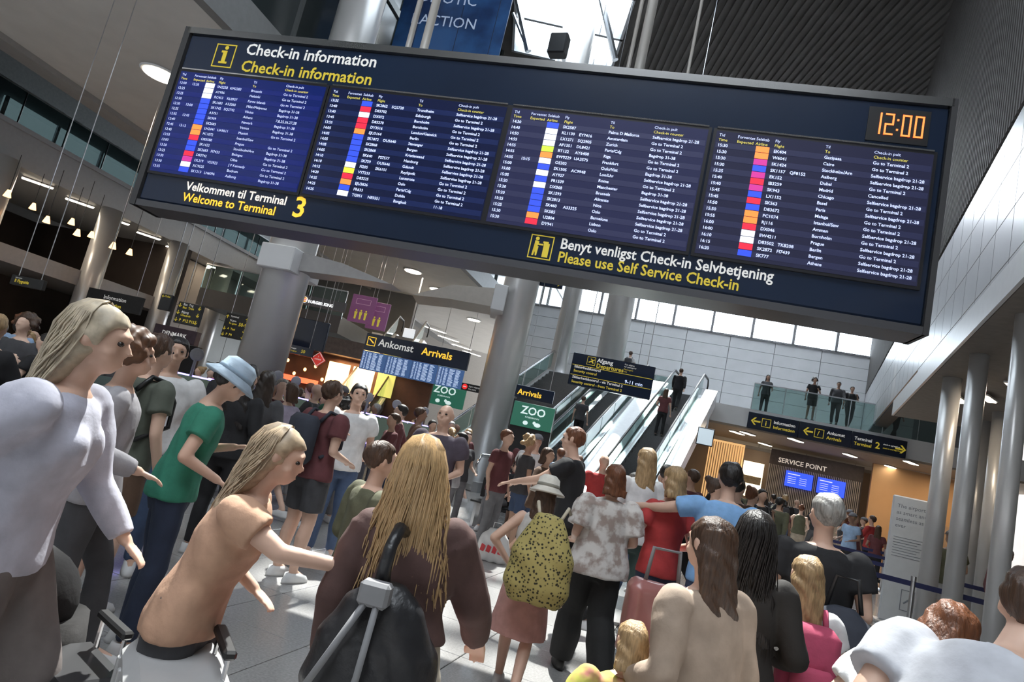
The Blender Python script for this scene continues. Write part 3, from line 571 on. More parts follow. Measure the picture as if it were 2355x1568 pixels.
msign('navy sign reading Ankomst Arrivals with left arrow on the mezzanine edge', -.73, 1.15, [('A', -.4, 4.48, 'L'), ('B', 0, 4.48), ('Y', -.06, 4.40, '/', .24), ('W', .28, 4.52, 'Ankomst', .17), ('Y', .28, 4.32, 'Arrivals', .17)])
msign('navy sign reading Terminal 2 with right arrow on the mezzanine edge', 1.17, 3.05, [('W', 1.25, 4.52, 'Terminal', .17), ('Y', 1.25, 4.32, 'Terminal', .17), ('Y', 1.98, 4.34, '2', .34), ('W', 2.25, 4.52, 'check-in og bagdrop', .07), ('Y', 2.25, 4.38, 'check-in and bag drop', .07), ('A', 2.85, 4.48, 'R')])
# arrivals sign + screens
AR = thing('arrivals_board', 'blue arrivals screens under a navy sign behind the glass escalator', 'board', (-9 * .47, 40 * .47, 1.6 * .53), 13); AR.scale = (.47, .47, .47)
MB().bev(.2, 6.9, 0, .3, 5.02, 6.1, .02).build('sign_panel', sign_navy, AR)
tb = MB(); tb.text('Ankomst', 1.1, 5.45, .62, -.01, True); tb.build('danish_text', txt_w, AR)
tb = MB(); tb.text('Arrivals', 3.95, 5.45, .62, -.01, True); ringbox(tb, .62, 5.62, .55, .55, .04, -.01); tb.add([(.42, -.02, 5.75), (.5, -.02, 5.78), (.82, -.02, 5.55), (.76, -.02, 5.5)], [(0, 1, 2, 3)]); tb.build('english_text', txt_o, AR)
blue_s = mat('arrivals_screen', (.03, .08, .2), .3, emit=(.05, .11, .26), es=.6); tiny = mat('arrivals_rows', (.5, .6, .8), .5, emit=(.5, .6, .8), es=.9)
for k in range(4):
    x = .25 + k * 1.66; s_ = MB().bev(x, x + 1.6, -.05, .1, 3.85, 4.98, .01).build('screen', blue_s, AR)
    mb = MB()
    for i in range(15):
        z = 4.88 - i * .068; xx = x + .06
        for w_ in (.14, .1, .2, .34, .3):
            w2 = w_ * random.uniform(.6, 1); mb.box(xx, xx + w2, -.055, -.05, z, z + .03); xx += w_ + .07
    mb.build('flight_rows', tiny, s_)
green = mat('poster_green', (.02, .09, .06), .35, emit=(.02, .11, .07), es=.8)
for (lb, px, py, r_, w_) in (('green zoo screen under the blue arrivals screens', 1022, 905, 27, 1.75), ('green zoo screen right of the central column', 1225, 955, 15, 1.6)):
    p = at_r(px, py, r_); t = thing('zoo_screen', lb, 'screen', p, 13)
    if px > 1100: t.scale = (.6, .6, .6)
    MB().bev(-w_ / 2, w_ / 2, 0, .12, -.5, .42, .01).build('display', green, t)
    mb = MB(); mb.text('ZOO', 0, .0, .42, -.01, True, 'C'); mb.text('KOBENHAVN', 0, -.14, .09, -.01, False, 'C')
    mb.ell((-.22, -.01, -.33), (.1, .01, .08), 10, 6); mb.ell((.25, -.01, -.34), (.13, .01, .08), 10, 6); mb.ell((.12, -.01, -.28), (.06, .01, .06), 10, 6); mb.build('lettering', mat('zoo_white', (.7, .8, .8), .5, emit=(.6, .75, .72), es=.8), t)
    MB().box(-w_ / 2, w_ / 2, .13, .3, -p.z / .6, .4).build('stand', black, t) if px > 1100 else rods(t, (-.6, .6), .42, 4)
p = at_r(1190, 905, 15.6); t = sign_board('amber arrivals sign above the right green screen', p, 13, -.1, 1.4, -.12, .36); t.scale = (.62, .62, .62); tb = MB(); tb.text('Arrivals', 0, 0, .3, -.01, True); tb.build('lettering', txt_o, t); rods(t, (.1, 1.2), .36, 24)
p = at_r(1075, 890, 24); t = thing('no_entry_sign', 'small dark sign with a red no entry disc left of the central column', 'sign', p, 13)
MB().bev(-.25, .9, 0, .08, -.13, .13, .01).build('panel', black, t); MB().ell((-.1, -.01, 0), (.1, .012, .1), 16, 8).build('red_disc', mat('red_disc', (.7, .02, .02), .5, emit=(.9, .03, .03), es=.8), t)
mb = MB(); mb.box(-.16, -.04, -.03, -.022, -.015, .015); mb.text('Ingen adgang', .05, .02, .08, -.01); mb.text('No entry', .05, -.08, .08, -.01); mb.build('lettering', txt_w, t)
# burger sign
p = at_r(697, 688, 24.5); BK = thing('restaurant_sign', 'glowing white restaurant lettering with round emblem on the upper gallery', 'sign', p, 7)
wht = mat('glow_white', (.9, .9, .9), .5, emit=(1, 1, 1), es=1.8)
mb = MB(); mb.text('BURGER KING', .42, -.16, .30, -.03, True); mb.build('lettering', wht, BK)
BK.scale = (.5, .5, .5)
rods(BK, (.2, 2.6), .35, (8.0 - p.z) * 2)
MB().box(-.2, 3.2, 0, .25, -.35, .35).build('fascia_band', mat('bk_band', (.12, .12, .13), .5, var=.1), BK)
em = MB().ell((.14, -.04, .0), (.22, .02, .22), 20, 8).build('emblem', wht, BK)
MB().prism([(-.03, .05), (.31, .05), (.28, .16), (.14, .2), (0, .16)], -.07, -.06).prism([(-.03, -.05), (.31, -.05), (.28, -.16), (.14, -.2), (0, -.16)], -.07, -.06).build('bun', mat('bun_orange', (.9, .4, .05), .5, emit=(.9, .4, .05), es=.6), em)
MB().box(-.03, .31, -.075, -.06, -.03, .03).build('bar', mat('bk_red', (.7, .03, .02), .5, emit=(.8, .04, .02), es=.6), em)
# gallery floor, restaurant
GA = struct('floor_gallery', (-9, 26, 0), 8)
MB().box(-4, 2.2, 0, 10, 4.2, 4.9).box(-4, 2.4, 9, 9.2, 4.9, 8).build('slab', mat('gallery_dark', (.12, .115, .11), .5, var=.2, scale=.6), GA)
balustrade('glass balustrade in front of the upstairs restaurant', (-9, 26, 0), 8, -4, 2.2, 4.9, 1.0, 1.5)
# purple posters
for (lb, px, py, w_, n) in (('left purple poster screen with yellow figures', 832, 712, .98, 3), ('right purple poster screen with yellow figures', 868, 728, .80, 2)):
    p = at_r(px, py, 25.0); t = thing('poster_screen', lb, 'poster', p, 12, 'purple posters')
    MB().bev(-w_ / 2, w_ / 2, 0, .1, -.5, .55, .01).build('display', mat('poster_purple', (.16, .05, .15), .4, emit=(.16, .06, .13), es=.5), t)
    mb = MB()
    for i in range(n):
        x = (i - (n - 1) / 2) * .2; mb.ell((x, -.01, -.05), (.035, .01, .035), 8, 6); mb.prism([(x - .06, -.1), (x + .06, -.1), (x + .04, -.24), (x + .035, -.38), (x - .035, -.38), (x - .04, -.24)], -.015, -.005)
    mb.build('figures', mat('poster_yellow', (.5, .42, .05), .5, emit=(.5, .42, .05), es=.6), t)
    mb = MB(); ringbox(mb, 0, .3, w_ * .6, .2, .01, -.01); mb.build('lettering', mat('poster_pink', (.5, .3, .4), .5, emit=(.5, .3, .4), es=.5), t)
    rods(t, (-w_ * .3, w_ * .3), .55, .55 + 7.85 - p.z - .6)
# left small displays
p = at_r(940, 766, 28); t = thing('wall_screen', 'small white monitor above the arrivals escalator', 'screen', p, 13); MB().bev(-.25, .25, 0, .06, -.2, .2, .01).build('display', mat('white_display', (.6, .65, .7), .4, emit=(.7, .75, .8), es=.8), t); MB().box(-.03, .03, .02, .04, .2, 2.5).build('rod', steel, t)
p = at_r(1622, 1004, 23.5); t = thing('wall_screen', 'small white monitor hanging right of the escalators', 'screen', p, 17); MB().bev(-.28, .28, 0, .06, -.3, .3, .01).build('bezel', black, t); MB().box(-.25, .25, -.01, 0, -.27, .27).build('display', mat('white_display2', (.5, .6, .65), .4, emit=(.55, .65, .72), es=.7), t); MB().box(-.03, .03, .02, .04, .3, 1.0).build('rod', steel, t)
# sign 50, navy panel, shop front
p = at_r(652, 798, 19); t = sign_board('navy sign with yellow left arrow and number 50 by the food stalls', p, 8, -.05, 1.45, -.2, .2, name='direction_sign')
mb = MB(); arrow(mb, .08, .02, .16, 'L', -.01); mb.text('Gate baggage', .2, -.09, .09, -.01); mb.text('50', .88, -.08, .2, -.01, True); mb.build('yellow_text', txt_y, t); mb = MB(); mb.text('Stor bagage', .2, .03, .09, -.01); mb.build('white_text', txt_w, t); t.scale = (.6, .6, .6); rods(t, (.2, 1.2), .2, (8.05 - p.z) / .6)
p = at_r(713, 771, 20); t = thing('screen_panel', 'large blank navy panel hanging above the food stalls', 'screen', p, 8); t.scale = (.62, .8, .75); MB().bev(-.8, .8, 0, .15, -.55, .62, .02).build('housing', sign_navy, t); rods(t, (-.5, .5), .62, (7.95 - p.z) / .75)
SH = thing('food_stall', 'brightly lit food stall with warm glowing counter', 'shop', (*off((0, 0), 0, 0), 0), 0)
pc = at_r(790, 850, 25)
SH.location = (pc.x, pc.y, 0); SH.rotation_euler = (0, 0, -R_(8))
MB().box(-4.2, 3.2, .9, 1.1, 0, 3.9).build('back_wall', mat('stall_dark', (.08, .035, .02), .6, var=.3, scale=2), SH)
MB().box(-4.2, 3.2, 0, 1.0, 3.3, 3.9).build('canopy', mat('stall_canopy', (.13, .10, .09), .5, var=.2), SH)
glowm = mat('stall_glow', (1, .7, .4), .5, emit=(1, .62, .28), es=3.2)
for x, w_ in ((-.95, .85), (.05, .85), (1.05, .7)): MB().box(x, x + w_, .82, .88, 2.15, 3.05).build('menu_panel', glowm if x < .9 else mat('menu_green', (.5, .5, .1), .5, emit=(.6, .55, .15), es=1.0), SH)
MB().bev(-4, 3, -.3, .1, 0, 1.1, .03).build('counter', mat('counter_wood', (.25, .12, .06), .4, var=.2), SH)
for i in range(9):
    x = -3.9 + i * .38; MB().ell((x, .35, 2.5 + .25 * math.sin(i * 2.1)), (.06, .06, .07), 8, 6).build('bulb', mat('bulb_orange', (1, .5, .2), .5, emit=(1, .42, .12), es=7), SH)
MB().box(-4.1, -1.2, .8, .86, 2.0, 2.2).build('neon_strip', mat('neon_red', (1, .2, .1), .5, emit=(1, .14, .06), es=1.6), SH)
mb = MB(); mb.text('CX', -3.0, 2.75, .26, .8, True); mb.build('lettering', txt_w, SH)
ld = bpy.data.lights.new('stall_lamp', 'AREA'); ld.energy = 160; ld.size = 2; ld.color = (1, .6, .3); lo = bpy.data.objects.new('stall_lamp', ld); C.objects.link(lo); lo.parent = SH; lo.location = (.3, -.2, 3.2)
p = at_r(731, 826, 20); t = thing('cafe_sign', 'red diamond cafe sign reading Caffeine', 'sign', p, 8)
MB().prism([(0, .36), (.36, 0), (0, -.36), (-.36, 0)], 0, .08).build('diamond', mat('sign_red', (.35, .02, .02), .4, emit=(.45, .03, .02), es=.8), t)
mb = MB()
for (a_, b_) in (((0, .33), (.33, 0)), ((.33, 0), (0, -.33)), ((0, -.33), (-.33, 0)), ((-.33, 0), (0, .33))): mb.tube([(a_[0], -.01, a_[1]), (b_[0], -.01, b_[1])], .012, 5)
mb.text('CAFFEINE', 0, -.03, .085, -.02, True, 'C', .9); mb.text('3', 0, .1, .1, -.02, False, 'C'); mb.build('lettering', txt_w, t); t.scale = (.62, .62, .62); rods(t, (0,), .34, (8.05 - p.z) / .62)
# left directional signs
def dirsign(label, px, py, r_, w_, h_, lines, yaw=13, z1=7):
    p = at_r(px, py, r_); t = thing('direction_sign', label, 'sign', p, yaw)
    MB().bev(0, w_, 0, .08, -h_, 0, .008).build('panel', mat('sign_dark', (.02, .02, .02), .3, var=.2), t)
    y_ = MB(); w2 = MB()
    for (k, x, z, s_, tx_) in lines:
        if k == 'A': arrow(y_, x, z, s_, tx_, -.006)
        elif k == 'Y': y_.text(tx_, x, z, s_, -.006, True)
        else: w2.text(tx_, x, z, s_, -.006)
    y_.build('yellow_text', txt_y, t)
    if w2.v: w2.build('white_text', txt_w, t)
    rods(t, (w_ * .15, w_ * .85), 0, 8.05 - p.z, .008, .04); return t
dirsign('three-row direction sign with down arrows beside the second gallery column', 412, 692, 16, .62, .48, [('A', .06, -.08, .09, 'D'), ('A', .06, -.24, .09, 'D'), ('A', .06, -.4, .09, 'D'), ('A', .56, -.08, .09, 'D'), ('A', .56, -.24, .09, 'D'), ('A', .56, -.4, .09, 'D'), ('W', .14, -.07, .07, 'Bus  Tog'), ('Y', .14, -.14, .07, 'Bus  Train'), ('W', .14, -.24, .07, 'Afgang'), ('Y', .14, -.31, .07, 'Check-in'), ('Y', .14, -.43, .09, 'P  P12 P15')])
dirsign('taller direction sign with arrows in front of the grey-green wall panels', 522, 718, 19, .72, .66, [('A', .06, -.1, .1, 'U'), ('A', .66, -.1, .1, 'U'), ('A', .06, -.42, .1, 'D'), ('A', .66, -.42, .1, 'D'), ('A', .06, -.58, .1, 'D'), ('A', .66, -.58, .1, 'D'), ('W', .15, -.1, .07, 'Terminal'), ('W', .15, -.21, .07, 'Til gate'), ('Y', .15, -.29, .07, 'To gates'), ('Y', .45, -.3, .13, '50-9'), ('Y', .15, -.44, .08, 'A  Taxi'), ('Y', .15, -.6, .09, 'P  P4')])
dirsign('small purple notice with yellow arrow by the second gallery column', 372, 674, 14.5, .26, .32, [('A', .06, -.05, .06, 'L'), ('Y', .1, -.06, .05, 'Toilet')])
dirsign('long dark sign with amber lettering under the left gallery', 28, 630, 14, .68, .17, [('Y', .1, -.12, .075, 'E Flyguide'), ('W', .1, -.05, .03, 'Information')], z1=3.5)
dirsign('long dark sign reading Information above the left crowd', 205, 660, 19, 1.6, .42, [('W', .5, -.2, .14, 'Information'), ('Y', .5, -.36, .12, 'Information')], z1=3.5)
p = at_r(362, 752, 21); t = thing('shop_sign', 'dark shop front sign reading Denmark beyond the gallery columns', 'shop', p, 13); MB().bev(-.1, 1.3, 0, .2, -.3, .1, .01).build('fascia', mat('shop_purple', (.06, .04, .055), .5, var=.2), t); mb = MB(); mb.text('DENMARK', .2, -.16, .17, -.01, True); mb.build('lettering', txt_w, t); MB().box(-.1, 1.3, .3, .4, -2.7, -.3).build('shop_front', black, t)
# service point under the mezzanine
SPt = thing('service_counter', 'service point counter with ribbed panels and blue screens', 'counter', (11, 31, 0), 17)
rbm = MB()
for i in range(52): rbm.box(2.0 + i * .075, 2.04 + i * .075, -.1, 0, .2, 3.2)
tag(rbm.build('ribbed_panel', mat('ribbed_grey', (.32, .30, .29), .5, .2), SPt), kind='stuff')
MB().box(2.0, 5.95, 0, .15, 0, 3.9).build('back_panel', mat('service_dark', (.06, .05, .055), .5, var=.2), SPt)
mb = MB(); mb.text('SERVICE POINT', 2.35, 3.35, .3, -.12, True); mb.build('lettering', mat('service_text', (.6, .55, .5), .5, emit=(.7, .62, .55), es=.6), SPt)
bs = mat('blue_screen', (.03, .07, .6), .3, emit=(.03, .08, .75), es=1.3); bst = mat('blue_screen_text', (.6, .6, .9), .5, emit=(.6, .65, 1), es=.9)
for x in (2.75, 4.1):
    s_ = MB().bev(x, x + 1.15, -.22, -.14, 2.35, 3.05, .01).build('screen', bs, SPt); mb = MB(); mb.box(x + .08, x + .6, -.226, -.222, 2.9, 2.94)
    for i in range(4): mb.box(x + .1, x + .45, -.226, -.222, 2.78 - i * .09, 2.8 - i * .09); mb.box(x + .6, x + .9, -.226, -.222, 2.78 - i * .09, 2.8 - i * .09)
    mb.build('screen_text', bst, s_)
MB().bev(1.8, 6, -1.4, -.8, 0, 1.1, .03).build('counter', mat('counter_grey', (.3, .28, .27), .4, var=.1), SPt)
BRT = thing('poster_lightbox', 'glowing beach poster lightbox left of the service counter', 'poster', (11, 31, 0), 17)
MB().bev(.9, 1.8, -.1, .0, 1.5, 3.1, .01).build('lightbox', mat('lightbox_glow', (.9, .8, .6), .5, emit=(1, .85, .6), es=1.8), BRT); MB().box(.95, 1.75, -.11, -.1, 2.1, 2.45).build('dune_band', mat('dune', (.2, .16, .1), .6, var=.3), BRT)
SF = thing('slatted_kiosk_wall', 'gold slatted shop front glowing under the mezzanine', 'shop', (11, 31, 0), 17)
for i in range(14):
    MB().box(-.7 + i * .11, -.65 + i * .11, -.1, 0, 0, 3.7).build('slat', mat('gold_slat', (.5, .34, .16), .35, .6), SF)
MB().box(-.75, .85, .02, .1, 0, 3.8).build('glow_panel', mat('gold_glow', (.8, .5, .25), .5, emit=(1, .6, .25), es=.7), SF)
WA = struct('wall_warm', (11, 31, 0), 17); MB().box(6.1, 11, -.8, -.6, 0, 4.1).build('wall_face', mat('warm_wall', (.50, .31, .16), .6, var=.08, scale=.7), WA); MB().box(8.6, 9.5, -.86, -.8, 0, 2.1).build('door_leaf', mat('door_tan', (.38, .27, .18), .5, var=.1), WA)
for (x, y) in ((6.6, -3), (8.8, -2.6), (1.2, -2.5)):
    ld = bpy.data.lights.new('wall_washer', 'AREA'); ld.energy = 55; ld.size = .5; ld.color = (1, .72, .45); lo = bpy.data.objects.new('wall_washer', ld); C.objects.link(lo); lo.parent = WA; lo.location = (x, y, 4.0)
names = ['by the small monitor', 'above the gold shop front, left one', 'above the gold shop front, right one', 'above the beach poster', 'in front of the Information sign', 'above the service lettering', 'below the Arrivals sign', 'above the right blue screen', 'above the warm wall, left one', 'above the warm wall, right one', 'beside the right columns', 'between the right columns, left one', 'between the right columns, middle one', 'by the right picture edge']
for i, p in enumerate([(1610, 985), (1695, 993), (1720, 995), (1760, 1020), (1830, 1010), (1850, 1045), (1955, 1045), (1945, 1066), (2050, 1072), (2095, 1062), (2235, 1090), (2207, 915), (2272, 912), (2335, 884)]):
    g_ = ground(*p, 4.11); g_.z = 4.10; downlight('elongated warm ceiling light %s' % names[i], g_, .11 if i < 11 else .06, .45 if i < 11 else .26, 52, lamp_w, 14 if i in (3, 6, 9, 11, 13) else 0, 'elongated ceiling lights on the right', False)
# totem
p = at_r(2105, 1150, 13.5); t = thing('notice_totem', 'tall white notice totem standing beside the right columns', 'sign', (p.x, p.y, 0), 24)
tm_ = mat('totem_white', (.62, .64, .65), .5, var=.03); MB().bev(-.33, .33, -.06, .06, .05, 2.15, .02).build('panel', tm_, t); MB().bev(-.4, .4, -.2, .2, 0, .05, .01).build('base', steel, t)
mb = MB(); 
for i, l_ in enumerate(('The airport', 'as smart and', 'seamless as', 'ever')): mb.text(l_, -.26, 1.95 - i * .11, .09, -.065)
for i in range(8): mb.box(-.26, .2 - .05 * (i % 3), -.065, -.062, 1.45 - i * .045, 1.457 - i * .045)
ringbox(mb, .05, .45, .2, .34, .012, -.07); mb.tube([(-.0, -.066, .4), (.1, -.066, .5)], .012, 5); mb.build('lettering', mat('totem_ink', (.2, .22, .25), .6), t)
# queue barriers
belt_m = mat('belt_blue', (.02, .025, .10), .6, var=.1)
def queue(label, pts, grp):
    t = thing('queue_barrier', label, 'barrier', (pts[0][0], pts[0][1], 0), 0, grp); o0 = Vector((pts[0][0], pts[0][1], 0))
    for i, q in enumerate(pts):
        x, y = q[0] - o0.x, q[1] - o0.y
        MB().loft([(x, y, 0, .17, .17), (x, y, .03, .15, .15), (x, y, .035, .03, .03), (x, y, .93, .03, .03), (x, y, .94, .036, .036), (x, y, 1.0, .036, .036)], 14).build('post', steel, t, False)
        if i:
            x0_, y0_ = pts[i - 1][0] - o0.x, pts[i - 1][1] - o0.y; d_ = Vector((x - x0_, y - y0_)).normalized(); nx, ny = -d_.y * .004, d_.x * .004
            MB().add([(x0_ - nx, y0_ - ny, .86), (x - nx, y - ny, .86), (x - nx, y - ny, .93), (x0_ - nx, y0_ - ny, .93), (x0_ + nx, y0_ + ny, .86), (x + nx, y + ny, .86), (x + nx, y + ny, .93), (x0_ + nx, y0_ + ny, .93)], [(0, 1, 2, 3), (7, 6, 5, 4), (3, 2, 6, 7), (0, 4, 5, 1)]).build('belt', belt_m, t)
for k, (lb, y0_) in enumerate((('nearest row of steel queue posts with blue belts at right', 9.8), ('second row of steel queue posts with blue belts at right', 12.4), ('third row of steel queue posts with blue belts at right', 15.0), ('farthest row of steel queue posts with blue belts at right', 17.6))):
    b_ = (y0_ * .52, y0_); queue(lb, [off(b_, 112, i * 1.5) if k else off(b_, 118, i * 1.2) for i in range(4 - (k == 0))], 'queue barriers')
# self-service kiosks with violet light strips
vio = mat('violet_strip', (.3, .25, 1), .5, emit=(.30, .24, 1.0), es=5)
def kiosk(label, px, py, r_, yaw):
    p = at_r(px, py, r_); t = thing('checkin_kiosk', label, 'kiosk', (p.x, p.y, 0), yaw, 'self-service kiosks')
    MB().bev(-.25, .25, -.16, .16, 0, 1.05, .02).build('pedestal', mat('kiosk_grey', (.10, .10, .12), .35, .3, var=.1), t)
    mb = MB().add([(-.28, -.2, 1.05), (.28, -.2, 1.05), (.28, .12, 1.5), (-.28, .12, 1.5), (-.28, -.14, 1.02), (.28, -.14, 1.02), (.28, .18, 1.48), (-.28, .18, 1.48)], [(0, 1, 2, 3), (7, 6, 5, 4), (0, 4, 5, 1), (1, 5, 6, 2), (2, 6, 7, 3), (3, 7, 4, 0)]); mb.build('screen', mat('kiosk_screen', (.05, .07, .06), .2, emit=(.10, .13, .09), es=.35, var=.0), t)
    MB().box(-.3, .3, -.23, -.2, 1.0, 1.03).box(-.3, .3, .17, .2, 1.49, 1.52).build('light_strip', vio, t)
    MB().loft([(0, .16, 1.5, .02, .02), (0, .16, 1.72, .02, .02)], 8).ell((0, .16, 1.8), (.09, .02, .09), 14, 8).build('number_sign', mat('kiosk_sign', (.28, .28, .3), .5), t)
for (lb, px, py, r_, yw) in (('check-in kiosk below the pale blue bucket hat', 425, 900, 9.6, -20), ('check-in kiosk with violet strip in front of the green shirt', 520, 905, 11, -24), ('check-in kiosk left of the maroon shirt traveller', 622, 935, 11.5, -24), ('check-in kiosk right of the left violet strips', 662, 950, 12.5, -20), ('check-in kiosk used by the maroon shirt traveller', 835, 960, 12, -8), ('check-in kiosk left of the bald man', 905, 965, 12.8, -12), ('check-in kiosk nearest the bald man', 965, 985, 13.6, 0)):
    kiosk(lb, px, py, r_, yw)
# banner above board
p = at_r(1040, 60, 16.2); BN = thing('advert_banner', 'tall blue advertising banner above the board', 'banner', p, 11); BN.scale = (.87, .87, .87)
MB().box(-1.75, 1.65, 0, .06, -2.2, 3).build('cloth', pattern('banner_blue', (.012, .035, .11), (.03, .10, .26), 'noise', .6, .3, .5), BN)
mb = MB(); mb.text('OBIOTIC', -.35, .72, .5, -.02, False, 'C', .95); mb.text('RACTION', -.3, -.05, .5, -.02, False, 'C', .95); mb.build('lettering', mat('banner_text', (.35, .42, .55), .5, emit=(.35, .42, .55), es=.35), BN)
mb = MB(); mb.box(-2, 2, -.01, 0, -1.15, -1.12).box(-1.1, -1.08, -.01, 0, -2.2, 3).box(.2, .22, -.01, 0, -2.2, 3).box(1.3, 1.32, -.01, 0, -2.2, 3); mb.build('seam', mat('seam_dark', (.01, .02, .06), .6), BN)
# pendants in left level two
for i, (px, py) in enumerate(((78, 470), (110, 500), (167, 505), (180, 530), (212, 535), (262, 560), (300, 575), (20, 440))):
    p = at_r(px, py, 23 if i % 2 else 24.5); t = thing('pendant_lamp', 'small amber pendant lamp in the dark upper left restaurant, %s' % ('second from the left edge', 'third from the left edge', 'left of the first column', 'touching the first column', 'just right of the first column', 'between two gallery columns', 'nearest the second column', 'first at the left edge')[i], 'lamp', p, 0, 'amber pendant lamps')
    MB().loft([(0, 0, -.16, .1, .1), (0, 0, .04, .04, .04)], 12).build('shade', mat('pendant_amber', (1, .6, .3), .5, emit=(1, .5, .2), es=4), t); MB().tube([(0, 0, .04), (0, 0, 6.35 - p.z)], .01, 5).build('cord', black, t)
#==PEOPLE==
# ------------------------------------------------------------------ people
def remesh(mb, vox, sm=3, wr=0.0, seed=0, sc=9.0, name='m'):
    me = mb.mesh('tmp', []) if False else bpy.data.meshes.new('tmp'); me.from_pydata(mb.v, [], mb.f)
    o = bpy.data.objects.new('tmp', me); C.objects.link(o)
    md = o.modifiers.new('r', 'REMESH'); md.mode = 'VOXEL'; md.voxel_size = vox
    if sm:
        ms = o.modifiers.new('s', 'SMOOTH'); ms.iterations = sm; ms.factor = .5
    dg = bpy.context.evaluated_depsgraph_get(); out = bpy.data.meshes.new_from_object(o.evaluated_get(dg)); bpy.data.objects.remove(o); bpy.data.meshes.remove(me)
    if wr:
        n = len(out.vertices); nr = np.zeros(n * 3); out.vertices.foreach_get('normal', nr); co = np.zeros(n * 3); out.vertices.foreach_get('co', co); nr = nr.reshape(-1, 3); co = co.reshape(-1, 3)
        x, y, z = co[:, 0] * sc, co[:, 1] * sc, co[:, 2] * sc * .55
        f = np.sin(2.3 * x + 1.7 * np.sin(1.9 * z + seed) + 3 * z) + .7 * np.sin(3.1 * y - 2.2 * z + 1.3 * np.sin(2.7 * x + seed)) + .5 * np.sin(5.3 * x + 4.1 * y + 6.1 * z + seed)
        co += nr * (f * wr * .5)[:, None]; out.vertices.foreach_set('co', co.reshape(-1))
    out.polygons.foreach_set('use_smooth', [True] * len(out.polygons)); out.name = name; out.update(); return out
ARM = {'down': ((.245, -.03, 1.14), (.27, .05, .89)), 'bent': ((.25, -.05, 1.15), (.20, .18, 1.08)), 'phone': ((.25, .03, 1.16), (.10, .24, 1.27)), 'out': ((.44, .06, 1.33), (.66, .18, 1.30)),
       'up': ((.36, .12, 1.56), (.30, .28, 1.76)), 'strap': ((.27, .02, 1.18), (.17, .15, 1.36)), 'fwd': ((.22, .24, 1.27), (.18, .50, 1.22)), 'swing': ((.25, .12, 1.16), (.26, .30, .98)), 'swingb': ((.25, -.13, 1.16), (.27, -.24, .93)), 'hip': ((.34, -.08, 1.18), (.20, .05, 1.02)), 'lap': ((.24, .06, 1.16), (.14, .28, 1.02))}
LEG = {'stand': (((.10, .02, .50), (.11, -.02, .09)), ((.10, .02, .50), (.11, -.02, .09))), 'walk': (((.10, .16, .51), (.10, .22, .10)), ((.10, -.02, .50), (.10, -.30, .15))),
       'walk2': (((.10, -.02, .50), (.10, -.30, .15)), ((.10, .16, .51), (.10, .22, .10))), 'sit': (((.11, .44, .93), (.11, .46, .50)), ((.11, .44, .93), (.11, .46, .50)))}
def V3(p, s_=1): return Vector((p[0] * s_, p[1], p[2]))
def xf(sp):
    """posing of the upper body: lean at the hips, head turn"""
    ln = sp.get('lean', 0); tw = sp.get('twist', 0)
    def f(mb, head=False, legs=False):
        out = []
        for p in mb.v:
            q = Vector(p)
            if head and sp.get('turn'):
                c = Vector((0, 0, 1.5)); q = c + Matrix.Rotation(R_(-sp['turn']), 3, 'Z') @ (q - c)
            if head and sp.get('nod'):
                c = Vector((0, 0, 1.53)); q = c + Matrix.Rotation(R_(-sp['nod']), 3, 'X') @ (q - c)
            if not legs and (ln or tw) and q.z > .86:
                k = min(1, (q.z - .86) / .2); c = Vector((0, 0, .95)); q = c + Matrix.Rotation(R_(-ln * k), 3, 'X') @ Matrix.Rotation(R_(-tw * k), 3, 'Z') @ (q - c)
            out.append(tuple(q))
        mb.v = out; return mb
    return f
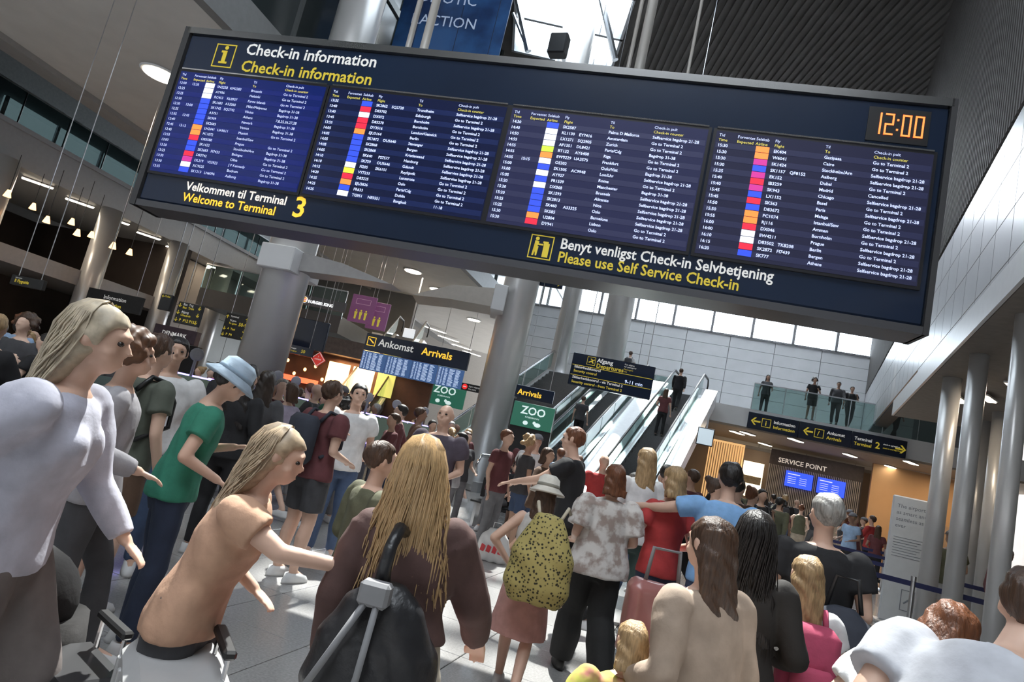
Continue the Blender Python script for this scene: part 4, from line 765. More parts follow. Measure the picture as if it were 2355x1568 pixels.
def body_mb(sp, near):
    f = xf(sp); w_ = sp.get('w', 1); fem = sp.get('fem', False); mb = MB()
    sh = .175 * w_ * (.92 if fem else 1)
    n = 18 if near else 12
    mb.loft([(0, 0, .84, .13 * w_, .09), (0, 0, .93, .165 * w_, .115), (0, 0, 1.02, .155 * w_, .105), (0, 0, 1.12, (.125 if fem else .14) * w_, .092), (0, .005, 1.25, .15 * w_, .105), (0, 0, 1.36, sh * .98, .10), (0, -.005, 1.42, sh * .9, .085), (0, -.005, 1.47, .085, .065)], n)
    if fem:
        for s_ in (-1, 1): mb.ell((s_ * .07, .085, 1.30), (.06, .05, .06), 10, 7)
    arms = sp.get('arms', ('down', 'down'))
    for s_, an in ((-1, arms[0]), (1, arms[1])):
        E_, W_ = ARM[an] if isinstance(an, str) else an
        Sx = Vector((s_ * sh, -.005, 1.405)); E = V3(E_, s_); W = V3(W_, s_)
        mb.capsule(Sx, E, .05 * w_, .038, n // 2 + 2); mb.capsule(E, W, .038, .026, n // 2 + 2)
        d_ = (W - E).normalized(); H_ = W + d_ * .05
        side = d_.cross(Vector((0, 0, 1)) if abs(d_.z) < .8 else Vector((0, 1, 0))).normalized(); up = side.cross(d_)
        # palm and fingers
        for k in range(4):
            a_ = (k - 1.5) * .019; b0 = W + d_ * .03 + side * a_ * .8; b1 = W + d_ * .085 + side * a_
            mb.capsule(b0, b1, .014, .012, 6)
            if near:
                L_ = (.062, .074, .07, .055)[k]; m1 = b1 + d_ * L_ * .5 - up * .006; m2 = b1 + d_ * L_ * .82 - up * .026
                mb.tube([b1, m1, m2], [.0095, .009, .0075], 6)
            else: mb.tube([b1, b1 + d_ * .06 - up * .02], [.011, .008], 5)
        t0 = W + d_ * .03 + side * (-.026); t1 = t0 + d_ * .035 - side * .022 - up * .01; mb.tube([t0, t1, t1 + d_ * .03 - up * .008], [.013, .011, .009], 6)
    f(mb)
    hd = MB(); hd.tube([(0, -.01, 1.43), (0, 0, 1.50), (0, .012, 1.58)], [.058, .052, .052], 12)
    hd.ell((0, .005, 1.655), (.074, .095, .092), 18 if near else 12, 12 if near else 8); hd.ell((0, .045, 1.60), (.055, .060, .062), 14, 8); hd.ell((0, .07, 1.57), (.03, .032, .026), 10, 6)
    hd.tube([(0, .09, 1.665), (0, .118, 1.628), (0, .10, 1.618)], [.009, .0135, .010], 8)
    for s_ in (-1, 1): hd.ell((s_ * .077, .0, 1.64), (.012, .022, .032), 8, 6); hd.ell((s_ * .045, .065, 1.615), (.022, .025, .02), 8, 5)
    hd.ell((0, .092, 1.682), (.05, .012, .010), 10, 5)
    if near: hd.tube([(-.02, .098, 1.588), (0, .106, 1.589), (.02, .098, 1.588)], [.006, .009, .006], 6)
    f(hd, head=True)
    lg = MB(); L = LEG[sp.get('legs', 'stand')]
    for s_, (K_, A_) in ((-1, L[0]), (1, L[1])):
        Hh = Vector((s_ * .09, 0, .92)); K = V3(K_, s_); A = V3(A_, s_)
        lg.capsule(Hh, K, .082 * w_, .052 * w_, n // 2 + 2); lg.tube([K, K.lerp(A, .3) + Vector((0, -.012, 0)), A], [.05 * w_, .054 * w_, .036], n // 2 + 2); lg.ell(K, (.052 * w_,) * 3, 10, 6)
        lg.capsule(A, A + Vector((0, .10, -.045)), .036, .03, 8)
    for g_ in (hd, lg): mb.add(g_.v, g_.f)
    return mb
def shoes_mb(sp, s_):
    L = LEG[sp.get('legs', 'stand')][0 if s_ < 0 else 1]; A = V3(L[1], s_); z0 = A.z - .09; mb = MB()
    mb.loft([(A.x, A.y + .045, z0, .045, .135), (A.x, A.y + .045, z0 + .02, .048, .138), (A.x, A.y + .04, z0 + .05, .043, .12), (A.x, A.y + .0, z0 + .085, .04, .07)], 12, .85); return mb
def top_mb(sp, near):
    f = xf(sp); w_ = sp.get('w', 1); fem = sp.get('fem', False); mb = MB(); n = 24 if near else 14; g = .018; kind = sp.get('top', 'tee'); sh = .175 * w_ * (.92 if fem else 1)
    z0 = {'crop': 1.0, 'tank': .93, 'blouse': .84, 'dress': .98, 'coat': .6}.get(kind, .88); fl = {'blouse': .05, 'coat': .04, 'crop': .02}.get(kind, .012)
    rings = []
    if z0 < .7: rings += [(0, -.01, z0, .20 * w_ + fl, .16 + fl), (0, -.005, .8, .185 * w_ + fl, .14 + fl)]
    elif z0 < .92: rings += [(0, 0, z0, .165 * w_ + g + fl, .115 + g + fl)]
    rings += [(0, 0, .93, .168 * w_ + g + fl * .8, .118 + g + fl * .8)] if z0 <= .93 else []
    rings += [(0, 0, 1.02, .158 * w_ + g + fl * .6, .108 + g + fl * .6), (0, 0, 1.12, ((.128 if fem else .145) + fl * .7) * w_ + g, .095 + g + fl * .5), (0, .01 if fem else .005, 1.25, .152 * w_ + g + fl * .3, .108 + g + (.015 if fem else 0)), (0, 0, 1.36, sh + g * .5, .10 + g), (0, -.005, 1.42, sh * .9 + g * .5, .085 + g * .8), (0, -.008, 1.462, .095, .075)]
    mb.loft(rings, n)
    if fem:
        for s_ in (-1, 1): mb.ell((s_ * .07, .085, 1.30), (.078, .068, .078), 14, 9)
    arms = sp.get('arms', ('down', 'down')); sl = {'tee': .55, 'long': 1.9, 'tank': 0, 'blouse': .8, 'crop': 1.9, 'dress': .3, 'coat': 1.9}.get(kind, .55)
    for s_, an in ((-1, arms[0]), (1, arms[1])):
        if sl <= 0: continue
        E_, W_ = ARM[an] if isinstance(an, str) else an
        Sx = Vector((s_ * sh, -.005, 1.405)); E = V3(E_, s_); W = V3(W_, s_); b_ = .012 + (.012 if kind in ('blouse', 'crop') else 0)
        mb.ell(Sx, (.062 * w_ + b_ * .3,) * 3, 12, 8)
        if sl >= 1: mb.tube([Sx, E], [.06 * w_ + b_, .052 + b_], n // 2); mb.ell(E, (.052 + b_,) * 3, 10, 6); mb.tube([E, E.lerp(W, min(.97, sl - 1))], [.052 + b_, .036 + b_], n // 2)
        else: mb.tube([Sx, Sx.lerp(E, sl)], [.06 * w_ + b_, .058 * w_ + b_ * 1.4], n // 2)
    return f(mb)
def bottom_mb(sp, near):
    kind = sp.get('bottom', 'trousers'); w_ = sp.get('w', 1); mb = MB(); n = 24 if near else 14
    if kind in ('skirt', 'dress', 'longskirt'):
        zb = {'skirt': .50, 'dress': .45, 'longskirt': .12}[kind]; sit = sp.get('legs') == 'sit'
        mb.loft([(0, 0, zb, .25 * w_, .22), (0, 0, (zb + .9) / 2, .215 * w_, .18), (0, 0, .90, .178 * w_ + .01, .13), (0, 0, 1.02, .165 * w_ + .01, .115), (0, 0, 1.08, .15 * w_, .105)], n); return mb
    L = LEG[sp.get('legs', 'stand')]; mb.loft([(0, 0, .80, .13 * w_, .10), (0, 0, .88, .172 * w_ + .008, .122), (0, 0, .96, .168 * w_ + .008, .118), (0, 0, 1.04, .155 * w_ + .008, .11)], n)
    wide = .03 if kind == 'wide' else .0
    for s_, (K_, A_) in ((-1, L[0]), (1, L[1])):
        Hh = Vector((s_ * .09, 0, .90)); K = V3(K_, s_); A = V3(A_, s_)
        if kind == 'shorts': mb.tube([Hh, Hh.lerp(K, .75)], [.098 * w_, .088 * w_], n // 2)
        else:
            mb.capsule(Hh, K, .098 * w_, .066 * w_ + wide, n // 2 + 2); mb.tube([K, K.lerp(A, .4) + Vector((0, -.01, 0)), A + Vector((0, 0, .0))], [.066 * w_ + wide, .064 * w_ + wide * 1.3, .054 + wide * 1.6], n // 2 + 2)
    return mb
def hair_mb(sp, near):
    f = xf(sp); k = sp.get('hair', 'short'); mb = MB()
    if k == 'bald': return None
    def cap(v):
        x, y, z = v
        if y > .055 and z < 1.70: y = .055 - (1.70 - z) * .5
        if z < 1.625 and y > -.03: z = 1.625 + (z - 1.625) * .25
        return (x, y, z)
    mb.ell((0, -.008, 1.668), (.087, .108, .100), 22 if near else 14, 14 if near else 9, cap)
    if k == 'curly':
        rnd = random.Random(5)
        for i in range(60 if near else 22):
            t = rnd.uniform(0, 6.283); p = rnd.uniform(-.5, 1); r_ = math.sqrt(max(0, 1 - p * p)); y = r_ * math.sin(t) * .12 - .02
            if y > .05 and p < .5: continue
            mb.ell((r_ * math.cos(t) * .11, y, 1.66 + p * .11), (.035,) * 3, 7, 5)
    if k in ('long', 'bob', 'longer'):
        zb = {'long': 1.30, 'bob': 1.50, 'longer': 1.12}[k]; ww = {'long': .10, 'bob': .10, 'longer': .13}[k]
        mb.loft([(0, -.075, zb, ww * .6, .018), (0, -.08, zb + .05, ww, .03), (0, -.075, (zb + 1.5) / 2, ww * 1.02, .04), (0, -.055, 1.50, .098, .055), (0, -.035, 1.62, .094, .078), (0, -.02, 1.70, .075, .08)], 18)
    if k == 'bun': mb.ell((0, -.10, 1.74), (.045, .045, .042), 10, 7)
    if k == 'pony': mb.tube([(0, -.10, 1.70), (0, -.15, 1.66), (0, -.14, 1.52), (0, -.12, 1.40)], [.022, .03, .028, .012], 8)
    return f(mb, head=True)
def hat_mb(sp):
    f = xf(sp); mb = MB(); k = sp['hat']
    if k == 'cap': mb.loft([(0, -.005, 1.69, .093, .112), (0, -.005, 1.73, .088, .105), (0, -.005, 1.775, .05, .06), (0, 0, 1.785, .01, .01)], 18).loft([(0, .13, 1.692, .07, .07), (0, .13, 1.70, .068, .068)], 14)
    else: mb.loft([(0, -.005, 1.635, .155, .175), (0, -.005, 1.645, .155, .175), (0, -.005, 1.69, .098, .118), (0, -.005, 1.76, .09, .108), (0, -.005, 1.79, .055, .07), (0, 0, 1.795, .01, .01)], 24)
    return f(mb, head=True)
def band_mb(sp):
    f = xf(sp); mb = MB(); mb.loft([(0, -.005, 1.685, .101, .121), (0, -.005, 1.715, .098, .118)], 24); return f(mb, head=True)
def pack_mb(sp):
    f = xf(sp); mb = MB(); mb.bev(-.15, .15, -.30, -.13, 1.0, 1.42, .05); mb.bev(-.11, .11, -.35, -.29, 1.03, 1.22, .025)
    return f(mb)
def strap_mb(sp):
    f = xf(sp); mb = MB(); w_ = sp.get('w', 1)
    for s_ in (-1, 1): mb.tube([(s_ * .10, -.14, 1.38), (s_ * .11, -.06, 1.478), (s_ * .11, .06, 1.455), (s_ * .125, .135, 1.34), (s_ * .15, .12, 1.18), (s_ * .16, -.10, 1.08)], .016, 6)
    return f(mb)
def person_meshes(sp, near=False, seed=0):
    vb, vc = (.0105, .0125) if near else (.024, .026)
    P = {'body': remesh(body_mb(sp, near), vb, 2, 0, 0, name='body')}
    wr = .007 if near else .004
    P['top'] = remesh(top_mb(sp, near), vc, 3, wr, seed, name='top')
    P['bottom'] = remesh(bottom_mb(sp, near), vc, 3, wr * (.9 if near else 1), seed + 3, 7, name='bottom')
    h = hair_mb(sp, near)
    if h: P['hair'] = remesh(h, .010 if near else .02, 2, .007 if near else .005, seed, 26, name='hair')
    for s_ in (-1, 1): P['shoe%d' % s_] = shoes_mb(sp, s_).mesh('shoe', [], True)
    if sp.get('hat'):
        P['hat'] = hat_mb(sp).mesh('hat', [], True)
        if near and sp['hat'] != 'cap': P['band'] = band_mb(sp).mesh('hat_band', [], True)
    if sp.get('pack'):
        P['pack'] = pack_mb(sp).mesh('backpack', [], True); P['strap'] = strap_mb(sp).mesh('strap', [], True)
    if near:
        f = xf(sp); e = MB()
        for s_ in (-1, 1): e.ell((s_ * .031, .0865, 1.655), (.0135, .012, .009), 10, 6)
        P['eyes'] = f(e, head=True).mesh('eye', [], True)
    return P
PN = {'shoe-1': 'shoe', 'shoe1': 'shoe', 'band': 'hat_band', 'pack': 'backpack', 'top': 'shirt', 'bottom': 'trousers', 'eyes': 'eyes', 'strap': 'strap'}
def put_person(P, label, x, y, z, yaw, h, cols, group=None, tilt=0, names={}, fem=False):
    t = thing('person', label, 'person', (x, y, z), yaw, group); s_ = h / 1.76; t.scale = (s_, s_, s_)
    if tilt: t.rotation_euler = (0, R_(tilt), -R_(yaw)) if not isinstance(tilt, tuple) else (R_(tilt[0]), R_(tilt[1]), -R_(yaw))
    for k, me in P.items():
        o = link(names.get(k, PN.get(k, k)), me, t); m_ = cols.get(k.replace('-1', '').replace('1', '') if k.startswith('shoe') else k)
        if len(me.materials) == 0: me.materials.append(None)
        o.material_slots[0].link = 'OBJECT'; o.material_slots[0].material = m_ or black
    return t
skins = [mat('skin_%d' % i, c, .5, var=.06, scale=12) for i, c in enumerate(((.62, .40, .30), (.50, .31, .22), (.68, .46, .35), (.28, .16, .11)))]
def cloth(nm, c, v=.12): return mat('cloth_' + nm, c, .85, var=v, scale=14, bump=.25)
TOPC = {'white': (.62, .62, .62), 'pale grey': (.38, .38, .40), 'black': (.012, .012, .014), 'navy': (.02, .03, .07), 'maroon': (.12, .035, .04), 'olive': (.10, .10, .06), 'pale blue': (.28, .40, .58), 'beige': (.42, .35, .27), 'dusty pink': (.42, .20, .20), 'red': (.42, .04, .04), 'forest green': (.04, .15, .09), 'mustard': (.38, .27, .05), 'charcoal': (.05, .05, .055), 'brown': (.12, .07, .045), 'lilac': (.36, .32, .42), 'teal': (.04, .16, .18)}
HAIRC = {'dark': (.012, .009, .008), 'brown': (.06, .03, .016), 'blond': (.36, .24, .12), 'grey': (.28, .27, .25), 'auburn': (.14, .05, .02)}
HM = {k: mat('hair_' + k, c, .45, var=.35, scale=30, stretch=(3, 3, .4), bump=.4) for k, c in HAIRC.items()}
BOTC = {'black': (.012, .012, .014), 'blue jeans': (.05, .08, .15), 'beige': (.38, .32, .25), 'grey': (.16, .16, .17), 'white': (.55, .55, .54)}
shoe_w = mat('shoe_white', (.55, .55, .55), .6, var=.1); shoe_b = mat('shoe_black', (.02, .02, .02), .5, var=.1)
eye_m = mat('eye_dark', (.02, .015, .012), .15)
def hpos(px, py, r): p = at_r(px, py, r); return p.x, p.y, p.z
TAKEN = []
# ---- near figures
def near(label, px, py, r, yaw, sp, cols, h=None, names={}, tilt=0, seed=0):
    x, y, z = hpos(px, py, r); TAKEN.append((x, y)); P = person_meshes(sp, True, seed)
    c = {'body': skins[0], 'eyes': eye_m, 'shoe': shoe_w, 'hair': HM['brown']}; c.update(cols)
    return put_person(P, label, x, y, 0, yaw, h or z, c, None, tilt, names)
def strands(sp, n, z_end, wid, m_, t, rad=.0035, seed=3, spread=.1):
    rnd = random.Random(seed); mb = MB(); f = xf(sp)
    for i in range(n):
        a_ = rnd.uniform(-math.pi * 1.02, .02); ca, sa = math.cos(a_), math.sin(a_); pts = []; ph = rnd.uniform(0, 6.28); e = z_end + rnd.uniform(-.05, .16); x1 = ca * wid * rnd.uniform(.75, 1.15)
        for k in range(9):
            u = k / 8
            if u < .35:
                th = u / .35 * 1.45; pts.append((ca * .09 * math.sin(th + .08), -.01 + sa * .112 * math.sin(th + .08), 1.665 + .108 * math.cos(th)))
            else:
                q = (u - .35) / .65; pts.append((ca * .092 * (1 - q) + x1 * q + .012 * math.sin(ph + q * 7), (-.01 + sa * .11) * (1 - q * .5) - .05 * q + .012 * math.cos(ph + q * 6), 1.665 * (1 - q) + e * q))
        mb.tube(pts, [rad] * 8 + [rad * .3], 4, False)
    f(mb, head=True); return mb.build('hair_strands', m_, t, True)
sA = dict(fem=True, hair='long', top='crop', bottom='wide', legs='walk', arms=('down', 'swing'), turn=0)
blond_m = mat('hair_gold', (.42, .27, .13), .4, var=.3, scale=40, stretch=(4, 4, .3))
A_ = near('woman with long golden hair, brown jumper and cream trousers walking away in the centre', 1070, 1022, 2.25, 8, sA, {'top': cloth('cocoa', (.085, .045, .04)), 'bottom': cloth('cream', (.42, .38, .31)), 'hair': blond_m}, tilt=(0, -5), names={'top': 'jumper'})
tag(strands(sA, 420, 1.20, .15, blond_m, A_), kind='stuff')
# her black shoulder bag
bp_ = A_.matrix_world
x, y, z = hpos(872, 1450, 2.05)
BG = thing('shoulder_bag', 'large black shoulder bag with grey straps on the golden-haired woman', 'bag', (x, y, .86), 8)
leather = mat('black_leather', (.014, .014, .016), .38, var=.2, bump=.3, scale=20)
bgm = MB().loft([(0, 0, -.12, .17, .09), (0, 0, -.05, .20, .11), (0, 0, .08, .19, .10), (0, 0, .2, .12, .06), (0, 0, .26, .04, .025)], 24, .85); link('pouch', remesh(bgm, .012, 3, .01, 2, 10), BG).data.materials.append(leather)
MB().tube([(-.02, -.02, .24), (-.02, -.035, .30), (-.02, -.02, .36), (-.02, .04, .405), (-.02, .13, .38)], [.026, .022, .02, .02, .018], 8).build('strap', leather, BG, True)
gst = mat('grey_webbing', (.22, .22, .23), .6, var=.1)
MB().tube([(-.03, -.10, .22), (-.10, -.13, .05), (-.16, -.12, -.08)], .011, 6).build('webbing_strap', gst, BG, True); MB().tube([(0, -.10, .22), (.0, -.135, .02), (-.02, -.12, -.1)], .011, 6).build('webbing_strap', gst, BG, True); MB().bev(-.06, .03, -.115, -.06, .2, .27, .01).build('ring_buckle', gst, BG)
sB = dict(fem=True, hair='long', hat='sun', top='tank', bottom='skirt', legs='walk', arms=('hip', 'down'), lean=8)
chk = pattern('yellow_weave', (.02, .02, .01), (.40, .34, .12), 'voronoi', 50, .8, .34)
B_ = near('person in a white sun hat and pink skirt carrying a yellow woven backpack', 1262, 1100, 4.5, 12, sB, {'top': cloth('offwhite', (.55, .53, .5)), 'bottom': cloth('pale pink', (.48, .26, .23)), 'hat': cloth('hat white', (.66, .63, .56)), 'band': cloth('hat grey', (.25, .24, .2)), 'hair': HM['brown']}, names={'top': 'vest', 'bottom': 'skirt'})
x, y, z = hpos(1245, 1290, 4.25)
YB = thing('backpack', 'big yellow and black woven sack on the back of the sun-hat wearer', 'bag', (x, y, .70), 12)
o = link('sack', remesh(MB().loft([(0, 0, -.04, .16, .09), (0, 0, .06, .215, .12), (0, 0, .25, .20, .12), (0, 0, .42, .13, .08), (0, 0, .50, .08, .05)], 24, .9), .014, 3, .008, 4), YB); o.data.materials.append(chk)
MB().tube([(-.06, 0, .46), (-.1, .06, .56), (-.11, .16, .52)], .012, 6).tube([(.06, 0, .46), (.1, .06, .56), (.11, .16, .52)], .012, 6).build('straps', cloth('strap pale', (.5, .45, .35)), YB, True)
flr = pattern('floral_cloth', (.34, .27, .24), (.62, .59, .56), 'noise', 13, .85, .47)
near('woman in a floral white blouse and long black trousers with short auburn hair', 1420, 1068, 5.2, -6, dict(fem=True, w=1.22, hair='bob', top='blouse', bottom='wide', legs='walk', arms=('bent', 'bent')), {'top': flr, 'bottom': cloth('jet', (.008, .008, .008)), 'hair': HM['auburn'], 'shoe': shoe_b}, names={'top': 'blouse'})
near('woman in a long beige coat at the lower right of centre', 1672, 1196, 2.5, -30, dict(fem=True, w=1.15, hair='long', top='coat', bottom='dress', legs='walk', arms=('bent', 'down'), lean=5), {'top': cloth('sand', (.34, .26, .20)), 'bottom': cloth('sand2', (.30, .23, .18)), 'hair': HM['brown']}, names={'top': 'coat', 'bottom': 'dress'})
sD = dict(fem=True, hair='longer', top='long', bottom='dress', legs='stand', arms=('down', 'bent'))
D_ = near('woman with long black hair and black clothes behind the beige coat', 1745, 1178, 3.1, 15, sD, {'top': cloth('black2', (.02, .017, .015)), 'bottom': cloth('brown2', (.06, .04, .03)), 'hair': HM['dark']}, names={'bottom': 'dress'})
strands(sD, 160, 1.14, .13, HM['dark'], D_)
near('small child with fair hair and a lime yellow shirt at the bottom of the picture', 1462, 1428, 2.5, -5, dict(w=1.25, hair='bob', top='tee', bottom='shorts', legs='stand', arms=('hip', 'hip')), {'top': pattern('lime_pink', (.42, .16, .12), (.44, .42, .08), 'noise', 7, .85, .45), 'bottom': cloth('denim', (.06, .09, .17)), 'hair': HM['blond']}, names={'bottom': 'shorts'})
x, y, z = hpos(1520, 1350, 3.9); PB = thing('tote_bag', 'dusty pink leather bag held right of the floral blouse', 'bag', (x, y, .60), -10)
link('pouch', remesh(MB().bev(-.19, .19, -.08, .08, 0, .42, .04), .014, 2, .008, 1), PB).data.materials.append(mat('pink_leather', (.30, .12, .11), .35, var=.12, coat=.3)); MB().tube([(-.1, 0, .4), (-.08, 0, .6), (.08, 0, .6), (.1, 0, .4)], .012, 6).build('handle', gst, PB, True)
near('fair-haired woman in a red top right of the floral blouse', 1556, 1072, 5.4, -20, dict(fem=True, hair='bob', top='tee', bottom='trousers', legs='walk2', arms=('phone', 'bent')), {'top': cloth('red', TOPC['red']), 'bottom': cloth('navyt', (.02, .03, .06)), 'hair': HM['blond']})
near('man in a sky blue shirt holding one arm out', 1690, 1062, 5.2, 10, dict(w=1.1, hair='short', top='tee', bottom='trousers', legs='walk', arms=('out', 'down'), lean=6), {'top': cloth('skyblue', (.22, .42, .72)), 'bottom': cloth('denim', (.06, .09, .17)), 'hair': HM['dark']})
near('blonde woman in a white shirt and dark green trousers before the right escalator', 1492, 1030, 6.6, -8, dict(fem=True, hair='long', top='long', bottom='trousers', legs='walk', arms=('bent', 'down')), {'top': cloth('white', TOPC['white']), 'bottom': cloth('deepgreen', (.03, .055, .05)), 'hair': HM['blond']})
near('tall man in black with bare arms near the foot of the escalators', 1350, 985, 6.4, -70, dict(w=1.1, hair='short', top='tee', bottom='trousers', legs='walk', arms=('fwd', 'fwd'), lean=8), {'top': cloth('black', TOPC['black']), 'bottom': cloth('jet', (.008, .008, .008)), 'hair': HM['auburn']})
near('grey-haired man in a black top walking at the right', 1908, 1135, 4.1, 20, dict(w=1.12, hair='short', top='tee', bottom='trousers', legs='walk', arms=('down', 'bent'), turn=-20), {'top': cloth('black', TOPC['black']), 'bottom': cloth('grey', (.16, .16, .17)), 'hair': HM['grey']})
x, y, z = hpos(1950, 1330, 3.9); DB = thing('duffel_bag', 'dark slate holdall carried by the grey-haired man', 'bag', (x, y, .78), 30); link('pouch', remesh(MB().loft([(0, 0, 0, .16, .10), (0, 0, .12, .20, .13), (0, 0, .3, .15, .10), (0, 0, .38, .05, .05)], 20), .014, 3, .008, 2), DB).data.materials.append(cloth('slate', (.03, .035, .05))); MB().tube([(-.08, 0, .36), (-.05, 0, .52), (.05, 0, .52), (.08, 0, .36)], .012, 6).build('handle', black, DB, True)
near('girl with light brown hair, white T-shirt and shorts wearing a pink backpack', 1862, 1278, 3.45, 10, dict(fem=True, hair='long', top='tee', bottom='shorts', legs='walk2', arms=('down', 'strap'), pack=True), {'top': cloth('white', TOPC['white']), 'bottom': cloth('whiteb', (.5, .48, .46)), 'hair': HM['blond'], 'pack': cloth('raspberry', (.42, .06, .12)), 'strap': cloth('raspberry', (.42, .06, .12))}, names={'bottom': 'shorts'})
near('broad person in a pale grey shirt bending forward at the bottom right corner', 2205, 1262, 1.95, 62, dict(w=1.35, hair='short', top='tee', bottom='trousers', legs='stand', arms=('bent', 'bent'), lean=38), {'top': cloth('palegrey2', (.50, .51, .55)), 'bottom': cloth('grey', (.16, .16, .17)), 'hair': HM['brown']}, h=1.72)
near('second stooping person in a white shirt left of the broad one at bottom right', 2010, 1375, 2.5, 75, dict(w=1.15, hair='bob', top='tee', bottom='shorts', legs='walk', arms=('down', 'bent'), lean=34), {'top': cloth('white', TOPC['white']), 'bottom': cloth('grey', (.16, .16, .17)), 'hair': HM['auburn']}, h=1.5, names={'bottom': 'shorts'})
# left foreground
sK = dict(fem=True, w=1.3, hair='long', top='long', bottom='wide', legs='walk', arms=('swing', 'swingb'), lean=8)
K_ = near('blond person in a pale lavender shirt striding right at the far left', 175, 680, 2.6, 78, sK, {'top': cloth('lavender', (.46, .46, .54)), 'bottom': cloth('taupe', (.14, .12, .115)), 'hair': mat('hair_ash', (.45, .38, .28), .45, var=.25, scale=30)})
tag(strands(sK, 150, 1.32, .11, MATS['hair_ash'], K_), kind='stuff')
near('person with curly reddish-brown hair and grey clothes behind the lavender shirt', 318, 765, 3.9, 60, dict(hair='curly', top='long', bottom='trousers', legs='walk', arms=('down', 'bent')), {'top': cloth('ashgrey', (.30, .29, .31)), 'bottom': cloth('charcoal', TOPC['charcoal']), 'hair': mat('hair_chestnut', (.10, .045, .022), .5, var=.3, scale=30)})
sL = dict(fem=True, w=1.12, hair='long', top='tee', bottom='shorts', legs='walk', arms=('bent', ((.22, .22, 1.36), (.18, .48, 1.42))), lean=16)
L_ = near('fair-haired woman in a peach T-shirt reaching forward with one arm at lower left', 555, 945, 2.5, 82, sL, {'top': cloth('peach', (.50, .30, .20)), 'bottom': cloth('charcoal', TOPC['charcoal']), 'hair': mat('hair_straw', (.40, .30, .20), .45, var=.25, scale=30), 'body': skins[0]}, names={'bottom': 'shorts'})
tag(strands(sL, 200, 1.34, .12, MATS['hair_straw'], L_), kind='stuff')
near('person in an olive shirt left of the golden-haired woman', 885, 1015, 3.5, 60, dict(w=1.2, hair='short', top='long', bottom='trousers', legs='stand', arms=('bent', 'bent')), {'top': cloth('olive', TOPC['olive']), 'bottom': cloth('brown', TOPC['brown']), 'hair': HM['brown']})
near('person in a pale blue bucket hat and green shirt among the check-in kiosks', 487, 815, 4.3, 60, dict(hair='short', hat='bucket', top='tee', bottom='trousers', legs='stand', arms=('phone', 'bent'), lean=10, nod=15), {'top': cloth('green', (.03, .20, .13)), 'bottom': cloth('navyt', (.02, .03, .06)), 'hair': HM['dark'], 'hat': cloth('hatblue', (.36, .46, .56)), 'band': cloth('hatblue2', (.28, .38, .48))})
near('man in a white T-shirt with folded arms left of the bucket hat', 418, 768, 5.8, 150, dict(w=1.15, hair='short', top='tee', bottom='trousers', legs='stand', arms=('bent', 'bent')), {'top': cloth('white', TOPC['white']), 'bottom': cloth('blue', BOTC['blue jeans']), 'hair': HM['dark'], 'body': skins[1]}, h=1.82)
near('person with a dark backpack and bare legs left of the white T-shirt man', 372, 775, 4.9, 25, dict(hair='short', top='tee', bottom='shorts', legs='stand', arms=('down', 'down'), pack=True), {'top': cloth('oliveg', (.09, .10, .08)), 'bottom': cloth('brown', TOPC['brown']), 'pack': cloth('darkgreen', (.03, .045, .04)), 'strap': black, 'hair': HM['brown']}, h=1.78, names={'bottom': 'shorts'})
near('bald man with glasses and a dark shirt facing the camera left of the central column', 1033, 925, 6.6, 196, dict(w=1.18, hair='bald', top='tee', bottom='trousers', legs='stand', arms=('bent', 'down')), {'top': cloth('plum', (.07, .055, .075)), 'bottom': cloth('beige', BOTC['beige'])}, h=1.82)
near('person in a maroon T-shirt with a small backpack using a kiosk', 772, 878, 6.2, 35, dict(w=1.2, hair='short', top='tee', bottom='shorts', legs='stand', arms=('phone', 'bent'), pack=True), {'top': cloth('maroon', TOPC['maroon']), 'bottom': cloth('charcoal', TOPC['charcoal']), 'pack': cloth('slate', (.03, .035, .05)), 'strap': cloth('slate', (.03, .035, .05)), 'hair': HM['brown']}, h=1.78, names={'bottom': 'shorts'})
near('young man in a plain white T-shirt right of the maroon T-shirt', 838, 858, 7.2, 160, dict(w=1.1, hair='short', top='tee', bottom='trousers', legs='stand', arms=('bent', 'bent')), {'top': cloth('white', TOPC['white']), 'bottom': cloth('blue', BOTC['blue jeans']), 'hair': HM['dark']}, h=1.84)
near('woman with long black hair left of the thick pale column base', 584, 822, 6.6, 10, dict(fem=True, hair='longer', top='long', bottom='trousers', legs='stand', arms=('bent', 'bent')), {'top': cloth('black', TOPC['black']), 'bottom': cloth('black', TOPC['black']), 'hair': HM['dark']}, h=1.76)
near('woman with long dark brown hair standing just right of the black-haired woman', 624, 842, 7.5, -15, dict(fem=True, hair='long', top='long', bottom='trousers', legs='stand', arms=('down', 'bent')), {'top': cloth('charcoal', TOPC['charcoal']), 'bottom': cloth('black', TOPC['black']), 'hair': mat('hair_espresso', (.022, .014, .01), .5, var=.3)}, h=1.76)
